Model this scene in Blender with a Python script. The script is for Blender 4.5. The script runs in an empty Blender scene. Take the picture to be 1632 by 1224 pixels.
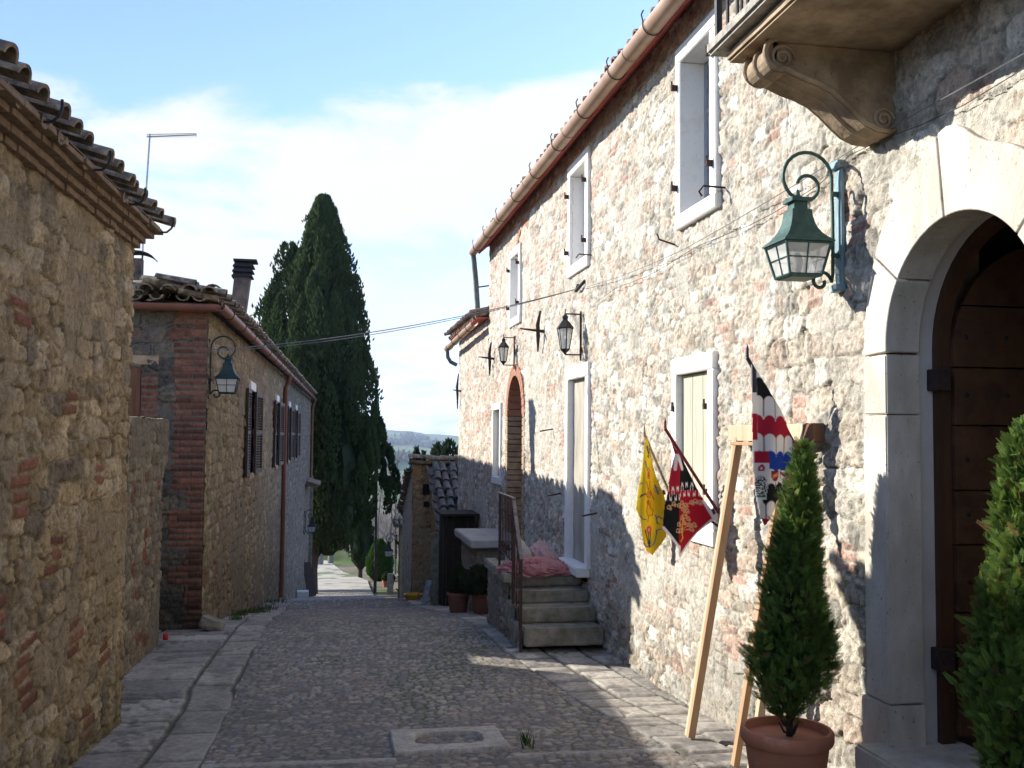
import bpy, math, random
import numpy as np
from mathutils import Vector, Matrix, Quaternion
R = math.radians
sc = bpy.context.scene
C = sc.collection
random.seed(7)

# ------------------------------------------------------------------ camera
psi, th, ro = R(10.3), R(3.05), R(0.45)
fv = Vector((math.sin(psi)*math.cos(th), math.cos(psi)*math.cos(th), math.sin(th)))
rv = Vector((math.cos(psi), -math.sin(psi), 0)); uv_ = rv.cross(fv)
Rv = rv*math.cos(ro)+uv_*math.sin(ro); Uv = -rv*math.sin(ro)+uv_*math.cos(ro)
cd = bpy.data.cameras.new('camera'); cam = bpy.data.objects.new('camera', cd); C.objects.link(cam)
cam.matrix_world = Matrix(((Rv.x, Uv.x, -fv.x, 0), (Rv.y, Uv.y, -fv.y, 0), (Rv.z, Uv.z, -fv.z, 0), (0, 0, 0, 1)))
cd.sensor_width = 36; cd.lens = 36*1587/1632; cd.clip_start = .05; cd.clip_end = 20000
sc.camera = cam

# ------------------------------------------------------------------ light
SUN_EL, SUN_AZ = 25.5, 57.0          # azimuth from +Y towards -X
SUN, SKY, EXPO = 5.0, 0.135, 0.92
sun_dir = Vector((-math.sin(R(SUN_AZ))*math.cos(R(SUN_EL)), math.cos(R(SUN_AZ))*math.cos(R(SUN_EL)), math.sin(R(SUN_EL))))
ld = bpy.data.lights.new('sun', 'SUN'); ld.energy = SUN; ld.angle = R(.5); ld.color = (1, .955, .88)
lo = bpy.data.objects.new('sun', ld); C.objects.link(lo); lo.rotation_mode = 'QUATERNION'
lo.rotation_quaternion = (-sun_dir).to_track_quat('-Z', 'Y')
vs_ = sc.view_settings; sc.display_settings.display_device = 'sRGB'
vs_.view_transform = 'Standard'; vs_.look = 'None'; vs_.exposure = EXPO; vs_.gamma = 1; vs_.use_curve_mapping = False

w = bpy.data.worlds.new('World'); sc.world = w; w.use_nodes = True
nt = w.node_tree; nt.nodes.clear(); N = nt.nodes.new; L = nt.links.new
def M_(nt, op, a, b=None, c=None, clamp=False):
    n = nt.nodes.new('ShaderNodeMath'); n.operation = op; n.use_clamp = clamp
    for i, x in enumerate((a, b, c)):
        if x is None: continue
        if isinstance(x, (int, float)): n.inputs[i].default_value = x
        else: nt.links.new(x, n.inputs[i])
    return n.outputs[0]
sky = N('ShaderNodeTexSky'); sky.sky_type = 'NISHITA'; sky.sun_disc = False
sky.sun_elevation = R(SUN_EL); sky.sun_rotation = R(SUN_AZ); sky.altitude = 400; sky.air_density = 1.0; sky.dust_density = 0.3; sky.ozone_density = 1.6
tc = N('ShaderNodeTexCoord'); sp = N('ShaderNodeSeparateXYZ'); L(tc.outputs['Generated'], sp.inputs[0])
zz = M_(nt, 'MAXIMUM', sp.outputs[2], 0.0)
den = M_(nt, 'ADD', zz, .22)
px = M_(nt, 'DIVIDE', sp.outputs[0], den); py = M_(nt, 'DIVIDE', sp.outputs[1], den)
cb = N('ShaderNodeCombineXYZ'); L(px, cb.inputs[0]); L(py, cb.inputs[1])
def wnoise(scale, detail, rough, off, dist=0.0, st=(1, 1, 1)):
    mp = N('ShaderNodeMapping'); mp.inputs['Location'].default_value = off; mp.inputs['Scale'].default_value = st
    L(cb.outputs[0], mp.inputs[0])
    n = N('ShaderNodeTexNoise'); n.inputs['Scale'].default_value = scale; n.inputs['Detail'].default_value = detail
    n.inputs['Roughness'].default_value = rough; n.inputs['Distortion'].default_value = dist
    L(mp.outputs[0], n.inputs['Vector']); return n.outputs[0]
def blob(az, el, ra, re):      # soft bump round a sky direction: azimuth from +Y to +X, elevation, radii in degrees
    d = (math.sin(R(az))*math.cos(R(el)), math.cos(R(az))*math.cos(R(el)), math.sin(R(el)))
    # tangent coordinates
    s = N('ShaderNodeVectorMath'); s.operation = 'DOT_PRODUCT'; L(tc.outputs['Generated'], s.inputs[0])
    s.inputs[1].default_value = (math.cos(R(az)), -math.sin(R(az)), 0)
    t = N('ShaderNodeVectorMath'); t.operation = 'DOT_PRODUCT'; L(tc.outputs['Generated'], t.inputs[0])
    t.inputs[1].default_value = (-math.sin(R(az))*math.sin(R(el)), -math.cos(R(az))*math.sin(R(el)), math.cos(R(el)))
    a = M_(nt, 'POWER', M_(nt, 'DIVIDE', M_(nt, 'ABSOLUTE', s.outputs['Value']), math.sin(R(ra))), 2.0)
    b = M_(nt, 'POWER', M_(nt, 'DIVIDE', M_(nt, 'ABSOLUTE', t.outputs['Value']), math.sin(R(re))), 2.0)
    return M_(nt, 'MAXIMUM', M_(nt, 'SUBTRACT', 1.0, M_(nt, 'ADD', a, b)), 0.0)
n1 = wnoise(3.2, 10, .60, (3.1, 1.7, 0), .35)
n2 = wnoise(1.6, 7, .55, (8.3, 2.2, 0), .4, (.55, 2.6, 1))
base = M_(nt, 'ADD', M_(nt, 'MULTIPLY', n1, 1.05), M_(nt, 'MULTIPLY', n2, .30))
cum = M_(nt, 'ADD', blob(8, 15.5, 11, 5.5), blob(15.5, 17, 7, 4.5))
band = blob(-10, 10.5, 20, 8.5)
low = blob(0, 3.5, 60, 7)
neg = M_(nt, 'ADD', blob(0, 25, 40, 7), blob(24, 19, 7, 9))
tot = M_(nt, 'ADD', base, M_(nt, 'MULTIPLY', cum, .40))
tot = M_(nt, 'ADD', tot, M_(nt, 'MULTIPLY', band, .30))
tot = M_(nt, 'ADD', tot, M_(nt, 'MULTIPLY', low, .10))
tot = M_(nt, 'SUBTRACT', tot, M_(nt, 'MULTIPLY', neg, .32))
mr = N('ShaderNodeMapRange'); mr.interpolation_type = 'SMOOTHSTEP'; L(tot, mr.inputs[0])
mr.inputs[1].default_value = .66; mr.inputs[2].default_value = .96
skm = N('ShaderNodeMix'); skm.data_type = 'RGBA'; skm.blend_type = 'MULTIPLY'; skm.inputs[0].default_value = 1
L(sky.outputs[0], skm.inputs[6]); skm.inputs[7].default_value = (SKY*.98, SKY*1.04, SKY*1.27, 1)
cm = N('ShaderNodeMix'); cm.data_type = 'RGBA'; L(mr.outputs[0], cm.inputs[0]); L(skm.outputs[2], cm.inputs[6])
cm.inputs[7].default_value = (.545, .553, .56, 1)
bg = N('ShaderNodeBackground'); L(cm.outputs[2], bg.inputs[0]); bg.inputs[1].default_value = 1.0
wo = N('ShaderNodeOutputWorld'); L(bg.outputs[0], wo.inputs[0])

# ------------------------------------------------------------------ helpers
ORG = {}
def tag(o, label=None, cat=None, group=None, kind=None):
    if label: o['label'] = label
    if cat: o['category'] = cat
    if group: o['group'] = group
    if kind: o['kind'] = kind
    return o
def thing(name, label, cat, loc=(0, 0, 0), group=None):
    o = bpy.data.objects.new(name, None); C.objects.link(o); o.location = loc; o.empty_display_size = .1
    ORG[o.name] = Vector(loc)
    return tag(o, label, cat, group)
def link(name, me, m, parent=None, smooth=False):
    me.materials.append(m)
    o = bpy.data.objects.new(name, me); C.objects.link(o)
    if parent is not None:
        o.parent = parent; ORG[o.name] = ORG[parent.name]
    else: ORG[o.name] = Vector((0, 0, 0))
    if smooth: me.polygons.foreach_set('use_smooth', [True]*len(me.polygons))
    me.update(); return o
def mesh_np(name, V, F, m, parent=None, col=None, smooth=True, k=4):
    """V (n,3) world coords, F (f,k) faces; col (n,3) per-vertex colour"""
    V = np.asarray(V, dtype=np.float32)
    if parent is not None: V = V-np.array(ORG[parent.name], dtype=np.float32)
    F = np.asarray(F, dtype=np.int32); k = F.shape[1]
    me = bpy.data.meshes.new(name)
    me.vertices.add(len(V)); me.vertices.foreach_set('co', V.ravel())
    me.loops.add(F.size); me.loops.foreach_set('vertex_index', F.ravel())
    me.polygons.add(len(F)); me.polygons.foreach_set('loop_start', np.arange(0, F.size, k, dtype=np.int32))
    me.polygons.foreach_set('loop_total', np.full(len(F), k, dtype=np.int32))
    me.polygons.foreach_set('use_smooth', np.full(len(F), smooth, dtype=bool))
    if col is not None:
        a = me.attributes.new('Col', 'FLOAT_COLOR', 'POINT')
        c4 = np.ones((len(V), 4), dtype=np.float32); c4[:, :3] = col; a.data.foreach_set('color', c4.ravel())
    me.update(calc_edges=True); me.validate()
    return link(name, me, m, parent)
class MB:
    def __init__(s): s.v = []; s.f = []
    def add(s, vs, fs):
        o = len(s.v); s.v += [tuple(v) for v in vs]; s.f += [tuple(i+o for i in f) for f in fs]; return s
    def box(s, x0, x1, y0, y1, z0, z1):
        s.add([(x, y, z) for z in (z0, z1) for y in (y0, y1) for x in (x0, x1)],
              [(0, 2, 3, 1), (4, 5, 7, 6), (0, 1, 5, 4), (2, 6, 7, 3), (0, 4, 6, 2), (1, 3, 7, 5)]); return s
    def bar(s, p, q, wx, wy, up=(0, 0, 1)):       # rectangular bar from p to q
        p, q = Vector(p), Vector(q); d = (q-p).normalized(); a = d.cross(Vector(up))
        if a.length < 1e-4: a = d.cross(Vector((0, 1, 0)))
        a.normalize(); b = a.cross(d).normalized(); a = a*wx/2; b = b*wy/2
        s.add([p-a-b, p+a-b, p+a+b, p-a+b, q-a-b, q+a-b, q+a+b, q-a+b],
              [(0, 1, 2, 3), (7, 6, 5, 4), (0, 4, 5, 1), (1, 5, 6, 2), (2, 6, 7, 3), (3, 7, 4, 0)]); return s
    def tube(s, pts, r, n=8, cap=True):
        pts = [Vector(p) for p in pts]; rs = r if isinstance(r, (list, tuple)) else [r]*len(pts)
        vs, fs = [], []; prev = None
        for i, p in enumerate(pts):
            d = (pts[min(i+1, len(pts)-1)]-pts[max(i-1, 0)]).normalized()
            if prev is None:
                a = d.cross(Vector((0, 0, 1)));
                if a.length < 1e-3: a = d.cross(Vector((0, 1, 0)))
            else: a = prev-d*prev.dot(d)
            a.normalize(); prev = a; b = d.cross(a)
            for k in range(n):
                t = 2*math.pi*k/n; vs.append(p+(a*math.cos(t)+b*math.sin(t))*rs[i])
        for i in range(len(pts)-1):
            for k in range(n):
                fs.append((i*n+k, i*n+(k+1) % n, (i+1)*n+(k+1) % n, (i+1)*n+k))
        if cap: fs += [tuple(range(n))[::-1], tuple((len(pts)-1)*n+k for k in range(n))]
        return s.add(vs, fs)
    def lathe(s, prof, c, n=32, sq=False, rot=0.0):
        vs, fs = [], []
        for (r, z) in prof:
            for k in range(n):
                t = 2*math.pi*k/n+rot; vs.append((c[0]+r*math.cos(t), c[1]+r*math.sin(t), c[2]+z))
        for i in range(len(prof)-1):
            for k in range(n): fs.append((i*n+k, i*n+(k+1) % n, (i+1)*n+(k+1) % n, (i+1)*n+k))
        if prof[0][0] > 0: fs.append(tuple(range(n))[::-1])
        if prof[-1][0] > 0: fs.append(tuple((len(prof)-1)*n+k for k in range(n)))
        return s.add(vs, fs)
    def prism(s, poly, axis, a0, a1):    # polygon in the two other axes, extruded along axis
        def P(p, a):
            return {'x': (a, p[0], p[1]), 'y': (p[0], a, p[1]), 'z': (p[0], p[1], a)}[axis]
        n = len(poly)
        return s.add([P(p, a0) for p in poly]+[P(p, a1) for p in poly],
                     [tuple(range(n))[::-1], tuple(range(n, 2*n))]+[(i, (i+1) % n, n+(i+1) % n, n+i) for i in range(n)])
    def build(s, name, m, parent=None, smooth=False, bevel=0, seg=2, recalc=True):
        me = bpy.data.meshes.new(name); off = ORG[parent.name] if parent is not None else Vector((0, 0, 0))
        me.from_pydata([tuple(Vector(v)-off) for v in s.v], [], s.f); me.update()
        if recalc:
            import bmesh
            b = bmesh.new(); b.from_mesh(me); bmesh.ops.recalc_face_normals(b, faces=b.faces); b.to_mesh(me); b.free()
        o = link(name, me, m, parent, smooth)
        if smooth and hasattr(me, 'set_sharp_from_angle'): me.set_sharp_from_angle(angle=R(40))
        if bevel:
            mod = o.modifiers.new('bevel', 'BEVEL'); mod.width = bevel; mod.segments = seg; mod.limit_method = 'ANGLE'; mod.angle_limit = R(40)
        return o
def copy_tree(o, parent=None):
    c = o.copy(); C.objects.link(c); c.parent = parent; ORG[c.name] = ORG.get(o.name, Vector((0, 0, 0)))
    for ch in list(o.children): copy_tree(ch, c)
    return c

# ------------------------------------------------------------------ numpy noise and masonry
def hsh(i, j, s):
    i = np.asarray(i).astype(np.int64); j = np.asarray(j).astype(np.int64)
    h = (i*374761393+j*668265263+s*974634777) & 0xffffffff
    h = ((h ^ (h >> 13))*1274126177) & 0xffffffff
    h = ((h ^ (h >> 16))*2246822519) & 0xffffffff
    return ((h ^ (h >> 15)) & 0xffffff)/float(0x1000000)
def vn(u, v, s=0):
    i, j = np.floor(u), np.floor(v); fu, fw = u-i, v-j
    fu = fu*fu*(3-2*fu); fw = fw*fw*(3-2*fw)
    return (hsh(i, j, s)*(1-fu)*(1-fw)+hsh(i+1, j, s)*fu*(1-fw)+hsh(i, j+1, s)*(1-fu)*fw+hsh(i+1, j+1, s)*fu*fw)
def fbm(u, v, s=0, o=4, g=.5):
    t = 0; a = 1; n = 0
    for k in range(o):
        t = t+a*vn(u*2**k, v*2**k, s+k*17); n += a; a *= g
    return t/n
def sst(a, b, x): t = np.clip((x-a)/(b-a), 0, 1); return t*t*(3-2*t)
def cells(u, v, s, W, H, p=3.0, ju=.75, jv=.45, wt=.28, rowvar=False):
    """rows of irregular stones: F1, F2, ids, offset inside the stone"""
    j0 = np.floor(v/H); F1 = np.full(u.shape, 9.); F2 = F1.copy(); I = np.zeros(u.shape); J = I.copy(); DU = I.copy(); DV = I.copy()
    for dj in (-1, 0, 1):
        j = j0+dj; Wj = W*(.62+.8*hsh(j, j*0+19, s)) if rowvar else W; off = hsh(j, j*0+7, s)*W*3; i0 = np.floor((u-off)/Wj)
        for di in (-1, 0, 1):
            i = i0+di
            su = (i+.5+ju*(hsh(i, j, s+1)-.5))*Wj+off; sv = (j+.5+jv*(hsh(i, j, s+2)-.5))*H
            wgt = wt*hsh(i, j, s+3)
            du, dv = u-su, v-sv
            d = (np.abs(du/Wj)**p+np.abs(dv/H)**p)**(1/p)-wgt
            m = d < F1
            F2 = np.where(m, F1, np.minimum(F2, d))
            F1 = np.where(m, d, F1); I = np.where(m, i, I); J = np.where(m, j, J); DU = np.where(m, du, DU); DV = np.where(m, dv, DV)
    return F1, F2, I, J, DU, DV
def masonry(u, v, s=0, W=.26, H=.14, pal=None, mort=(.4, .37, .3), brick=(.42, .17, .10), pb=.1, depth=.03, wob=.05, mw=(.05, .2), rough=.006, bump_mask=None, flush=0.0):
    uu = u+wob*(fbm(u*4, v*4, s+50, 3)-.5)*2; vv = v+wob*.7*(fbm(u*4+9, v*4+3, s+60, 3)-.5)*2+.10*(vn(u*.5, v*1.7, s+70)-.5)
    F1, F2, I, J, DU, DV = cells(uu, vv, s, W, H, p=4.5, ju=.8, jv=.34, wt=.24, rowvar=True)
    e = F2-F1+.13*(fbm(u*26, v*26, s+120, 3)-.5)
    r1, r2, r3, r4, r5 = [hsh(I, J, s+10+k) for k in range(5)]
    m = sst(mw[0], mw[1], e)
    pal = np.array(pal); idx = np.minimum((r1*len(pal)).astype(int), len(pal)-1)
    col = pal[idx]*(0.78+.42*r2)[..., None]
    tone = fbm(u*9, v*9, s+80, 4)[..., None]
    col = col*(.72+.56*tone)
    pit = sst(.62, .74, fbm(u*28, v*28, s+83, 3))[..., None]*(r3[..., None] > .4)
    col = col*(1-.35*pit)
    h = depth*m*(.45+.7*r3)+(DU*(r4-.5)+DV*(r5-.5))*.16*m-.006*pit[..., 0]+depth*.55*(fbm(u*11, v*13, s+84, 4)-.5)*2*m
    # brick groups standing in place of some stones
    bm = fbm(u*.55, v*.8, s+90, 2)
    isb = (r5 < pb*2.2*sst(.35, .7, bm)+pb*.35)
    bh = .062; row = np.floor(vv/bh); bo = (row % 2)*.5
    fu = (uu/.19+bo) % 1; fw = (vv/bh) % 1
    bl = sst(.04, .14, np.minimum(np.minimum(fu, 1-fu)*.19/.062, np.minimum(fw, 1-fw)))
    bc = np.array(brick)*(.7+.55*hsh(np.floor(uu/.19+bo), row, s+91))[..., None]*(.8+.4*tone)
    mb = sst(mw[0]*.3, mw[1]*.6, e)*bl
    m = np.where(isb, mb, m); col = np.where(isb[..., None], bc, col); h = np.where(isb, depth*.55*mb, h)
    # patches where the mortar is smeared over the stones
    if flush > 0:
        fl = sst(1-flush-.12, 1-flush+.12, fbm(u*1.7, v*1.7, s+95, 4)*1.25-.1)
        m = m*(1-.8*fl); h = h*(1-.6*fl)+depth*.4*fl
    mc = np.array(mort)*(.8+.4*fbm(u*14, v*14, s+99, 3))[..., None]
    col = mc*(1-m[..., None])+col*m[..., None]
    crk = sst(.07, .0, np.abs(e-.5*(mw[0]+mw[1])+.02))*sst(.48, .62, fbm(u*6, v*6, s+121, 3)); col = col*(1-.55*crk)[..., None]; h = h-depth*.45*crk
    pk_ = fbm(u*34, v*34, s+131, 3); h = h-(.30*depth+.004)*sst(.50, .66, pk_)*m; col = col*(1-.30*sst(.52, .68, pk_)*m)[..., None]
    h = h+rough*2*(fbm(u*22, v*22, s+101, 4)-.5)+.02*(fbm(u*1.3, v*1.3, s+110, 2)-.5)
    return h, col
def grid(us, vs):
    U, V = np.meshgrid(us, vs, indexing='ij'); n, k = U.shape
    idx = np.arange(n*k).reshape(n, k)
    F = np.stack([idx[:-1, :-1], idx[1:, :-1], idx[1:, 1:], idx[:-1, 1:]], -1).reshape(-1, 4)
    return U.ravel(), V.ravel(), F, (n, k)
def spaced(a, b, fn, extra=()):
    out = [a]; x = a
    while x < b: x = x+fn(x); out.append(min(x, b))
    out = np.array(out)
    for e in extra:
        if a < e < b: out[np.argmin(np.abs(out-e))] = e
    return np.unique(out)
def wall_mesh(name, segs, P, pat, m, parent, holes=(), flip=False):
    """segs: list of (us, vs); P(u,v,h) -> (n,3); holes: functions (u,v)->bool"""
    VV, FF, CC = [], [], []; o = 0
    for us, vs in segs:
        u, v, F, sh = grid(us, vs); h, col = pat(u, v)
        cu = u[F].mean(1); cv = v[F].mean(1); keep = np.ones(len(F), bool)
        for hf in holes: keep &= ~hf(cu, cv)
        F = F[keep]
        if flip: F = F[:, ::-1]
        VV.append(P(u, v, h)); FF.append(F+o); CC.append(col); o += len(u)
    return mesh_np(name, np.concatenate(VV), np.concatenate(FF), m, parent, np.concatenate(CC))
def rect(u0, u1, v0, v1): return lambda u, v: (u > u0) & (u < u1) & (v > v0) & (v < v1)
def archh(uc, r, v0, vs, vscale=1.0): return lambda u, v: (np.abs(u-uc) < r) & (v > v0) & ((v < vs) | (((u-uc)**2+((v-vs)/vscale)**2) < r*r))

# ------------------------------------------------------------------ materials
def newmat(name):
    m = bpy.data.materials.new(name); m.use_nodes = True; nt = m.node_tree
    return m, nt, nt.nodes['Principled BSDF']
def noise(nt, scale, detail=5, rough=.6, stretch=None, obj=True):
    tcn = nt.nodes.new('ShaderNodeTexCoord'); n = nt.nodes.new('ShaderNodeTexNoise')
    n.inputs['Scale'].default_value = scale; n.inputs['Detail'].default_value = detail; n.inputs['Roughness'].default_value = rough
    if stretch:
        mp = nt.nodes.new('ShaderNodeMapping'); mp.inputs['Scale'].default_value = stretch
        nt.links.new(tcn.outputs['Object'], mp.inputs[0]); nt.links.new(mp.outputs[0], n.inputs['Vector'])
    else: nt.links.new(tcn.outputs['Object'], n.inputs['Vector'])
    return n.outputs[0]
def ramp(nt, x, stops):
    r = nt.nodes.new('ShaderNodeValToRGB'); nt.links.new(x, r.inputs[0]); el = r.color_ramp.elements
    while len(el) < len(stops): el.new(.5)
    for e, (p, c) in zip(el, stops):
        e.position = p; e.color = (*c, 1) if len(c) == 3 else c
    return r.outputs[0]
def bump(nt, bsdf, hs, strength=.5, dist=.01):
    b = nt.nodes.new('ShaderNodeBump'); b.inputs['Strength'].default_value = strength; b.inputs['Distance'].default_value = dist
    nt.links.new(hs, b.inputs['Height']); nt.links.new(b.outputs[0], bsdf.inputs['Normal'])
def mixc(nt, a, b, f, mode='MIX'):
    n = nt.nodes.new('ShaderNodeMix'); n.data_type = 'RGBA'; n.blend_type = mode
    for i, x in ((0, f), (6, a), (7, b)):
        if isinstance(x, (int, float)): n.inputs[i].default_value = x
        elif isinstance(x, tuple): n.inputs[i].default_value = (*x, 1)
        else: nt.links.new(x, n.inputs[i])
    return n.outputs[2]
def mat_col(name, rough=.95, sc1=35, bstr=.6, bd=.008, spec=.2):
    m, nt, b = newmat(name)
    a = nt.nodes.new('ShaderNodeAttribute'); a.attribute_name = 'Col'
    n = noise(nt, sc1, 6, .7); n2 = noise(nt, sc1*4, 3, .6)
    f = ramp(nt, n, [(.28, (.55,)*3), (.5, (1,)*3), (.75, (1.4,)*3)])
    n3 = noise(nt, sc1*2.6, 3, .75); pf_ = ramp(nt, n3, [(.57, (1,)*3), (.68, (.66,)*3)])
    nt.links.new(mixc(nt, mixc(nt, a.outputs['Color'], f, 1.0, 'MULTIPLY'), pf_, 1.0, 'MULTIPLY'), b.inputs['Base Color'])
    b.inputs['Roughness'].default_value = rough; b.inputs['Specular IOR Level'].default_value = spec
    s = M_(nt, 'ADD', n, M_(nt, 'MULTIPLY', n2, .4)); bump(nt, b, s, bstr, bd)
    return m
def mat(name, c1, c2=None, scale=12, rough=.8, metal=0, bstr=.3, bd=.004, spec=.4, stretch=None, detail=5, pos=(.35, .65), c3=None):
    m, nt, b = newmat(name); c2 = c2 or tuple(x*.7 for x in c1)
    n = noise(nt, scale, detail, .62, stretch)
    st = [(pos[0], c2), (pos[1], c1)]
    if c3: st.append((min(pos[1]+.12, 1), c3))
    nt.links.new(ramp(nt, n, st), b.inputs['Base Color'])
    b.inputs['Roughness'].default_value = rough; b.inputs['Metallic'].default_value = metal; b.inputs['Specular IOR Level'].default_value = spec
    if bstr: bump(nt, b, noise(nt, scale*5, 4, .6, stretch), bstr, bd)
    return m
m_stone = mat_col('sunny_masonry', bstr=.9, bd=.012); m_stone2 = mat_col('ochre_masonry', bstr=.9, bd=.012)
m_cob = mat_col('cobbles', rough=.85, sc1=30, bstr=.5, bd=.006, spec=.3)
m_slab = mat_col('paving_slabs', rough=.85, sc1=22, bstr=.5, bd=.006, spec=.3)
m_trav = mat('travertine', (.64, .59, .505), (.40, .35, .275), 5, .8, bstr=.7, bd=.008, stretch=(1, 1, .5), pos=(.28, .62), detail=9)
def add_pits(m, amt=.5):
    nt = m.node_tree; b = nt.nodes['Principled BSDF']; src = b.inputs['Base Color'].links[0].from_socket
    n = noise(nt, 60, 3, .7, (1, 1, .6)); r = ramp(nt, n, [(.62, (1,)*3), (.70, (1-amt,)*3)])
    nt.links.new(mixc(nt, src, r, 1.0, 'MULTIPLY'), b.inputs['Base Color'])
add_pits(m_trav, .6)
m_white = mat('painted_stone', (.79, .77, .73), (.66, .62, .56), 7, .8, bstr=.3, pos=(.2, .45)); add_pits(m_white, .25)
m_corbel = mat('weathered_stone', (.46, .345, .22), (.22, .155, .095), 6, .9, bstr=.6, bd=.01); add_pits(m_corbel, .4)
m_lichen = mat('lichened_stone', (.50, .47, .41), (.30, .27, .22), 26, .95, bstr=.7, bd=.01, c3=(.5, .38, .13), pos=(.35, .6))
m_step = mat('worn_step_stone', (.30, .275, .22), (.14, .135, .095), 8, .9, bstr=.5, bd=.008); add_pits(m_step, .4)
m_plaster = mat('pale_plaster', (.62, .60, .57), (.52, .50, .47), 5, .9, bstr=.2)
m_greyplaster = mat('stained_plaster', (.44, .405, .32), (.27, .245, .19), 5, .9, bstr=.3, stretch=(1, 1, .35), pos=(.3, .6)); add_pits(m_greyplaster, .3)
m_palewood = mat('weathered_white_wood', (.47, .455, .345), (.34, .325, .23), 40, .85, bstr=.3, stretch=(1, 1, .08), pos=(.3, .5))
m_iron = mat('black_iron', (.035, .033, .032), (.02, .02, .02), 20, .6, .3, bstr=.3)
m_rust = mat('rusty_iron', (.075, .042, .034), (.035, .024, .022), 30, .85, .2)
m_green = mat('green_patina_copper', (.055, .125, .105), (.03, .07, .06), 25, .55, .25, bstr=.15, c3=(.12, .22, .20))
m_dkgreen = mat('dark_green_metal', (.03, .06, .058), (.02, .035, .035), 20, .5, .3, bstr=.1)
m_teal = mat('pale_teal_paint', (.26, .38, .42), (.16, .25, .28), 25, .6, .1, bstr=.15, stretch=(1, 1, .3))
m_gutter = mat('tan_gutter_copper', (.44, .30, .215), (.34, .22, .155), 3, .5, .15, bstr=.1)
m_gutter2 = mat('red_brown_gutter', (.25, .10, .065), (.18, .07, .05), 6, .5, .1, bstr=.1)
m_fascia = mat('dark_red_fascia', (.46, .10, .075), (.32, .07, .055), 8, .8)
m_lead = mat('grey_green_pipe', (.16, .18, .16), (.09, .10, .09), 8, .6, .3)
m_door = mat('dark_plank_wood', (.13, .058, .024), (.05, .024, .012), 9, .65, bstr=.5, stretch=(1, .18, 1.2), pos=(.3, .7))
m_doorf = mat('brown_door_frame', (.10, .042, .018), (.05, .024, .012), 12, .6, bstr=.3, stretch=(1, 1, .15))
m_shut = mat('dark_brown_shutter', (.06, .026, .02), (.035, .018, .014), 20, .6, bstr=.2)
m_shutw = mat('brown_plank_shutter', (.20, .095, .045), (.12, .055, .03), 14, .75, bstr=.4, stretch=(1, 1, .12))
m_pine = mat('raw_pine', (.46, .29, .16), (.33, .20, .10), 10, .65, bstr=.15, stretch=(2, 2, .12), pos=(.3, .6))
m_pinew = mat('pale_pine', (.60, .46, .31), (.46, .33, .20), 10, .65, bstr=.15, stretch=(2, 2, .12), pos=(.3, .6))  # paler colour of the same pine
m_terra = mat('terracotta', (.56, .21, .105), (.42, .155, .08), 5, .8, bstr=.3, c3=(.62, .36, .26), pos=(.35, .6), detail=8)
m_soil = mat('potting_soil', (.05, .035, .025), (.03, .02, .015), 60, .95, bstr=.8, bd=.01)
m_tile = mat('old_roof_tiles', (.30, .20, .14), (.12, .10, .08), 9, .9, bstr=.6, bd=.01, c3=(.40, .36, .28), pos=(.35, .58))
m_tile2 = mat('grey_mossy_tiles', (.17, .15, .13), (.07, .07, .06), 7, .9, bstr=.6, bd=.01, c3=(.25, .225, .185), pos=(.35, .6))
m_cbrick = mat('cornice_brick', (.24, .17, .11), (.15, .095, .06), 14, .95, bstr=.6, bd=.008)
m_arcbrick = mat('arch_brick', (.44, .22, .14), (.34, .16, .10), 14, .95, bstr=.6, bd=.008)
m_dark = mat('dark_wood_and_shade', (.025, .018, .014), (.015, .012, .01), 9, .9)  # dark plank wood; also stands in for shade in hall and holes
m_soot = mat('sooty_chimney', (.20, .15, .12), (.05, .045, .045), 5, .9, bstr=.5)
m_sootd = mat('black_louvres', (.03, .03, .034), (.02, .02, .02), 8, .8)
m_bark = mat('bark', (.09, .065, .05), (.045, .032, .025), 14, .95, bstr=.9, bd=.03, stretch=(1, 1, .2))
m_palebark = mat('pale_bare_bark', (.26, .23, .20), (.16, .14, .12), 14, .95, bstr=.5)
m_cable = mat('grey_cable', (.22, .21, .20), (.15, .15, .15), 10, .7)
m_steel = mat('aluminium', (.5, .5, .52), (.35, .35, .36), 20, .4, .7, bstr=.05)
m_grass = mat('grass_blades', (.07, .12, .03), (.04, .07, .02), 20, .9, bstr=0)
m_gravel = mat('pale_gravel', (.40, .36, .29), (.30, .27, .21), 3, .95, bstr=.5, bd=.02)
m_yellow = mat('yellow_plastic', (.55, .36, .03), (.45, .28, .02), 9, .5)
m_bluet = mat('grey_blue_tarp', (.22, .26, .30), (.12, .14, .16), 9, .7)
m_redp = mat('red_plastic', (.5, .02, .02), (.4, .02, .02), 9, .5)
m_glassw = None
def glass(name, c, a=.35, rough=.08):
    m, nt, b = newmat(name); b.inputs['Base Color'].default_value = (*c, 1); b.inputs['Roughness'].default_value = rough
    b.inputs['Alpha'].default_value = a; b.inputs['Specular IOR Level'].default_value = .6; return m
m_lampglass = glass('milky_lamp_glass', (.75, .76, .72), .55, .25)
m_winglass = glass('dark_window_glass', (.05, .06, .07), 1.0, .06)
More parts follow.
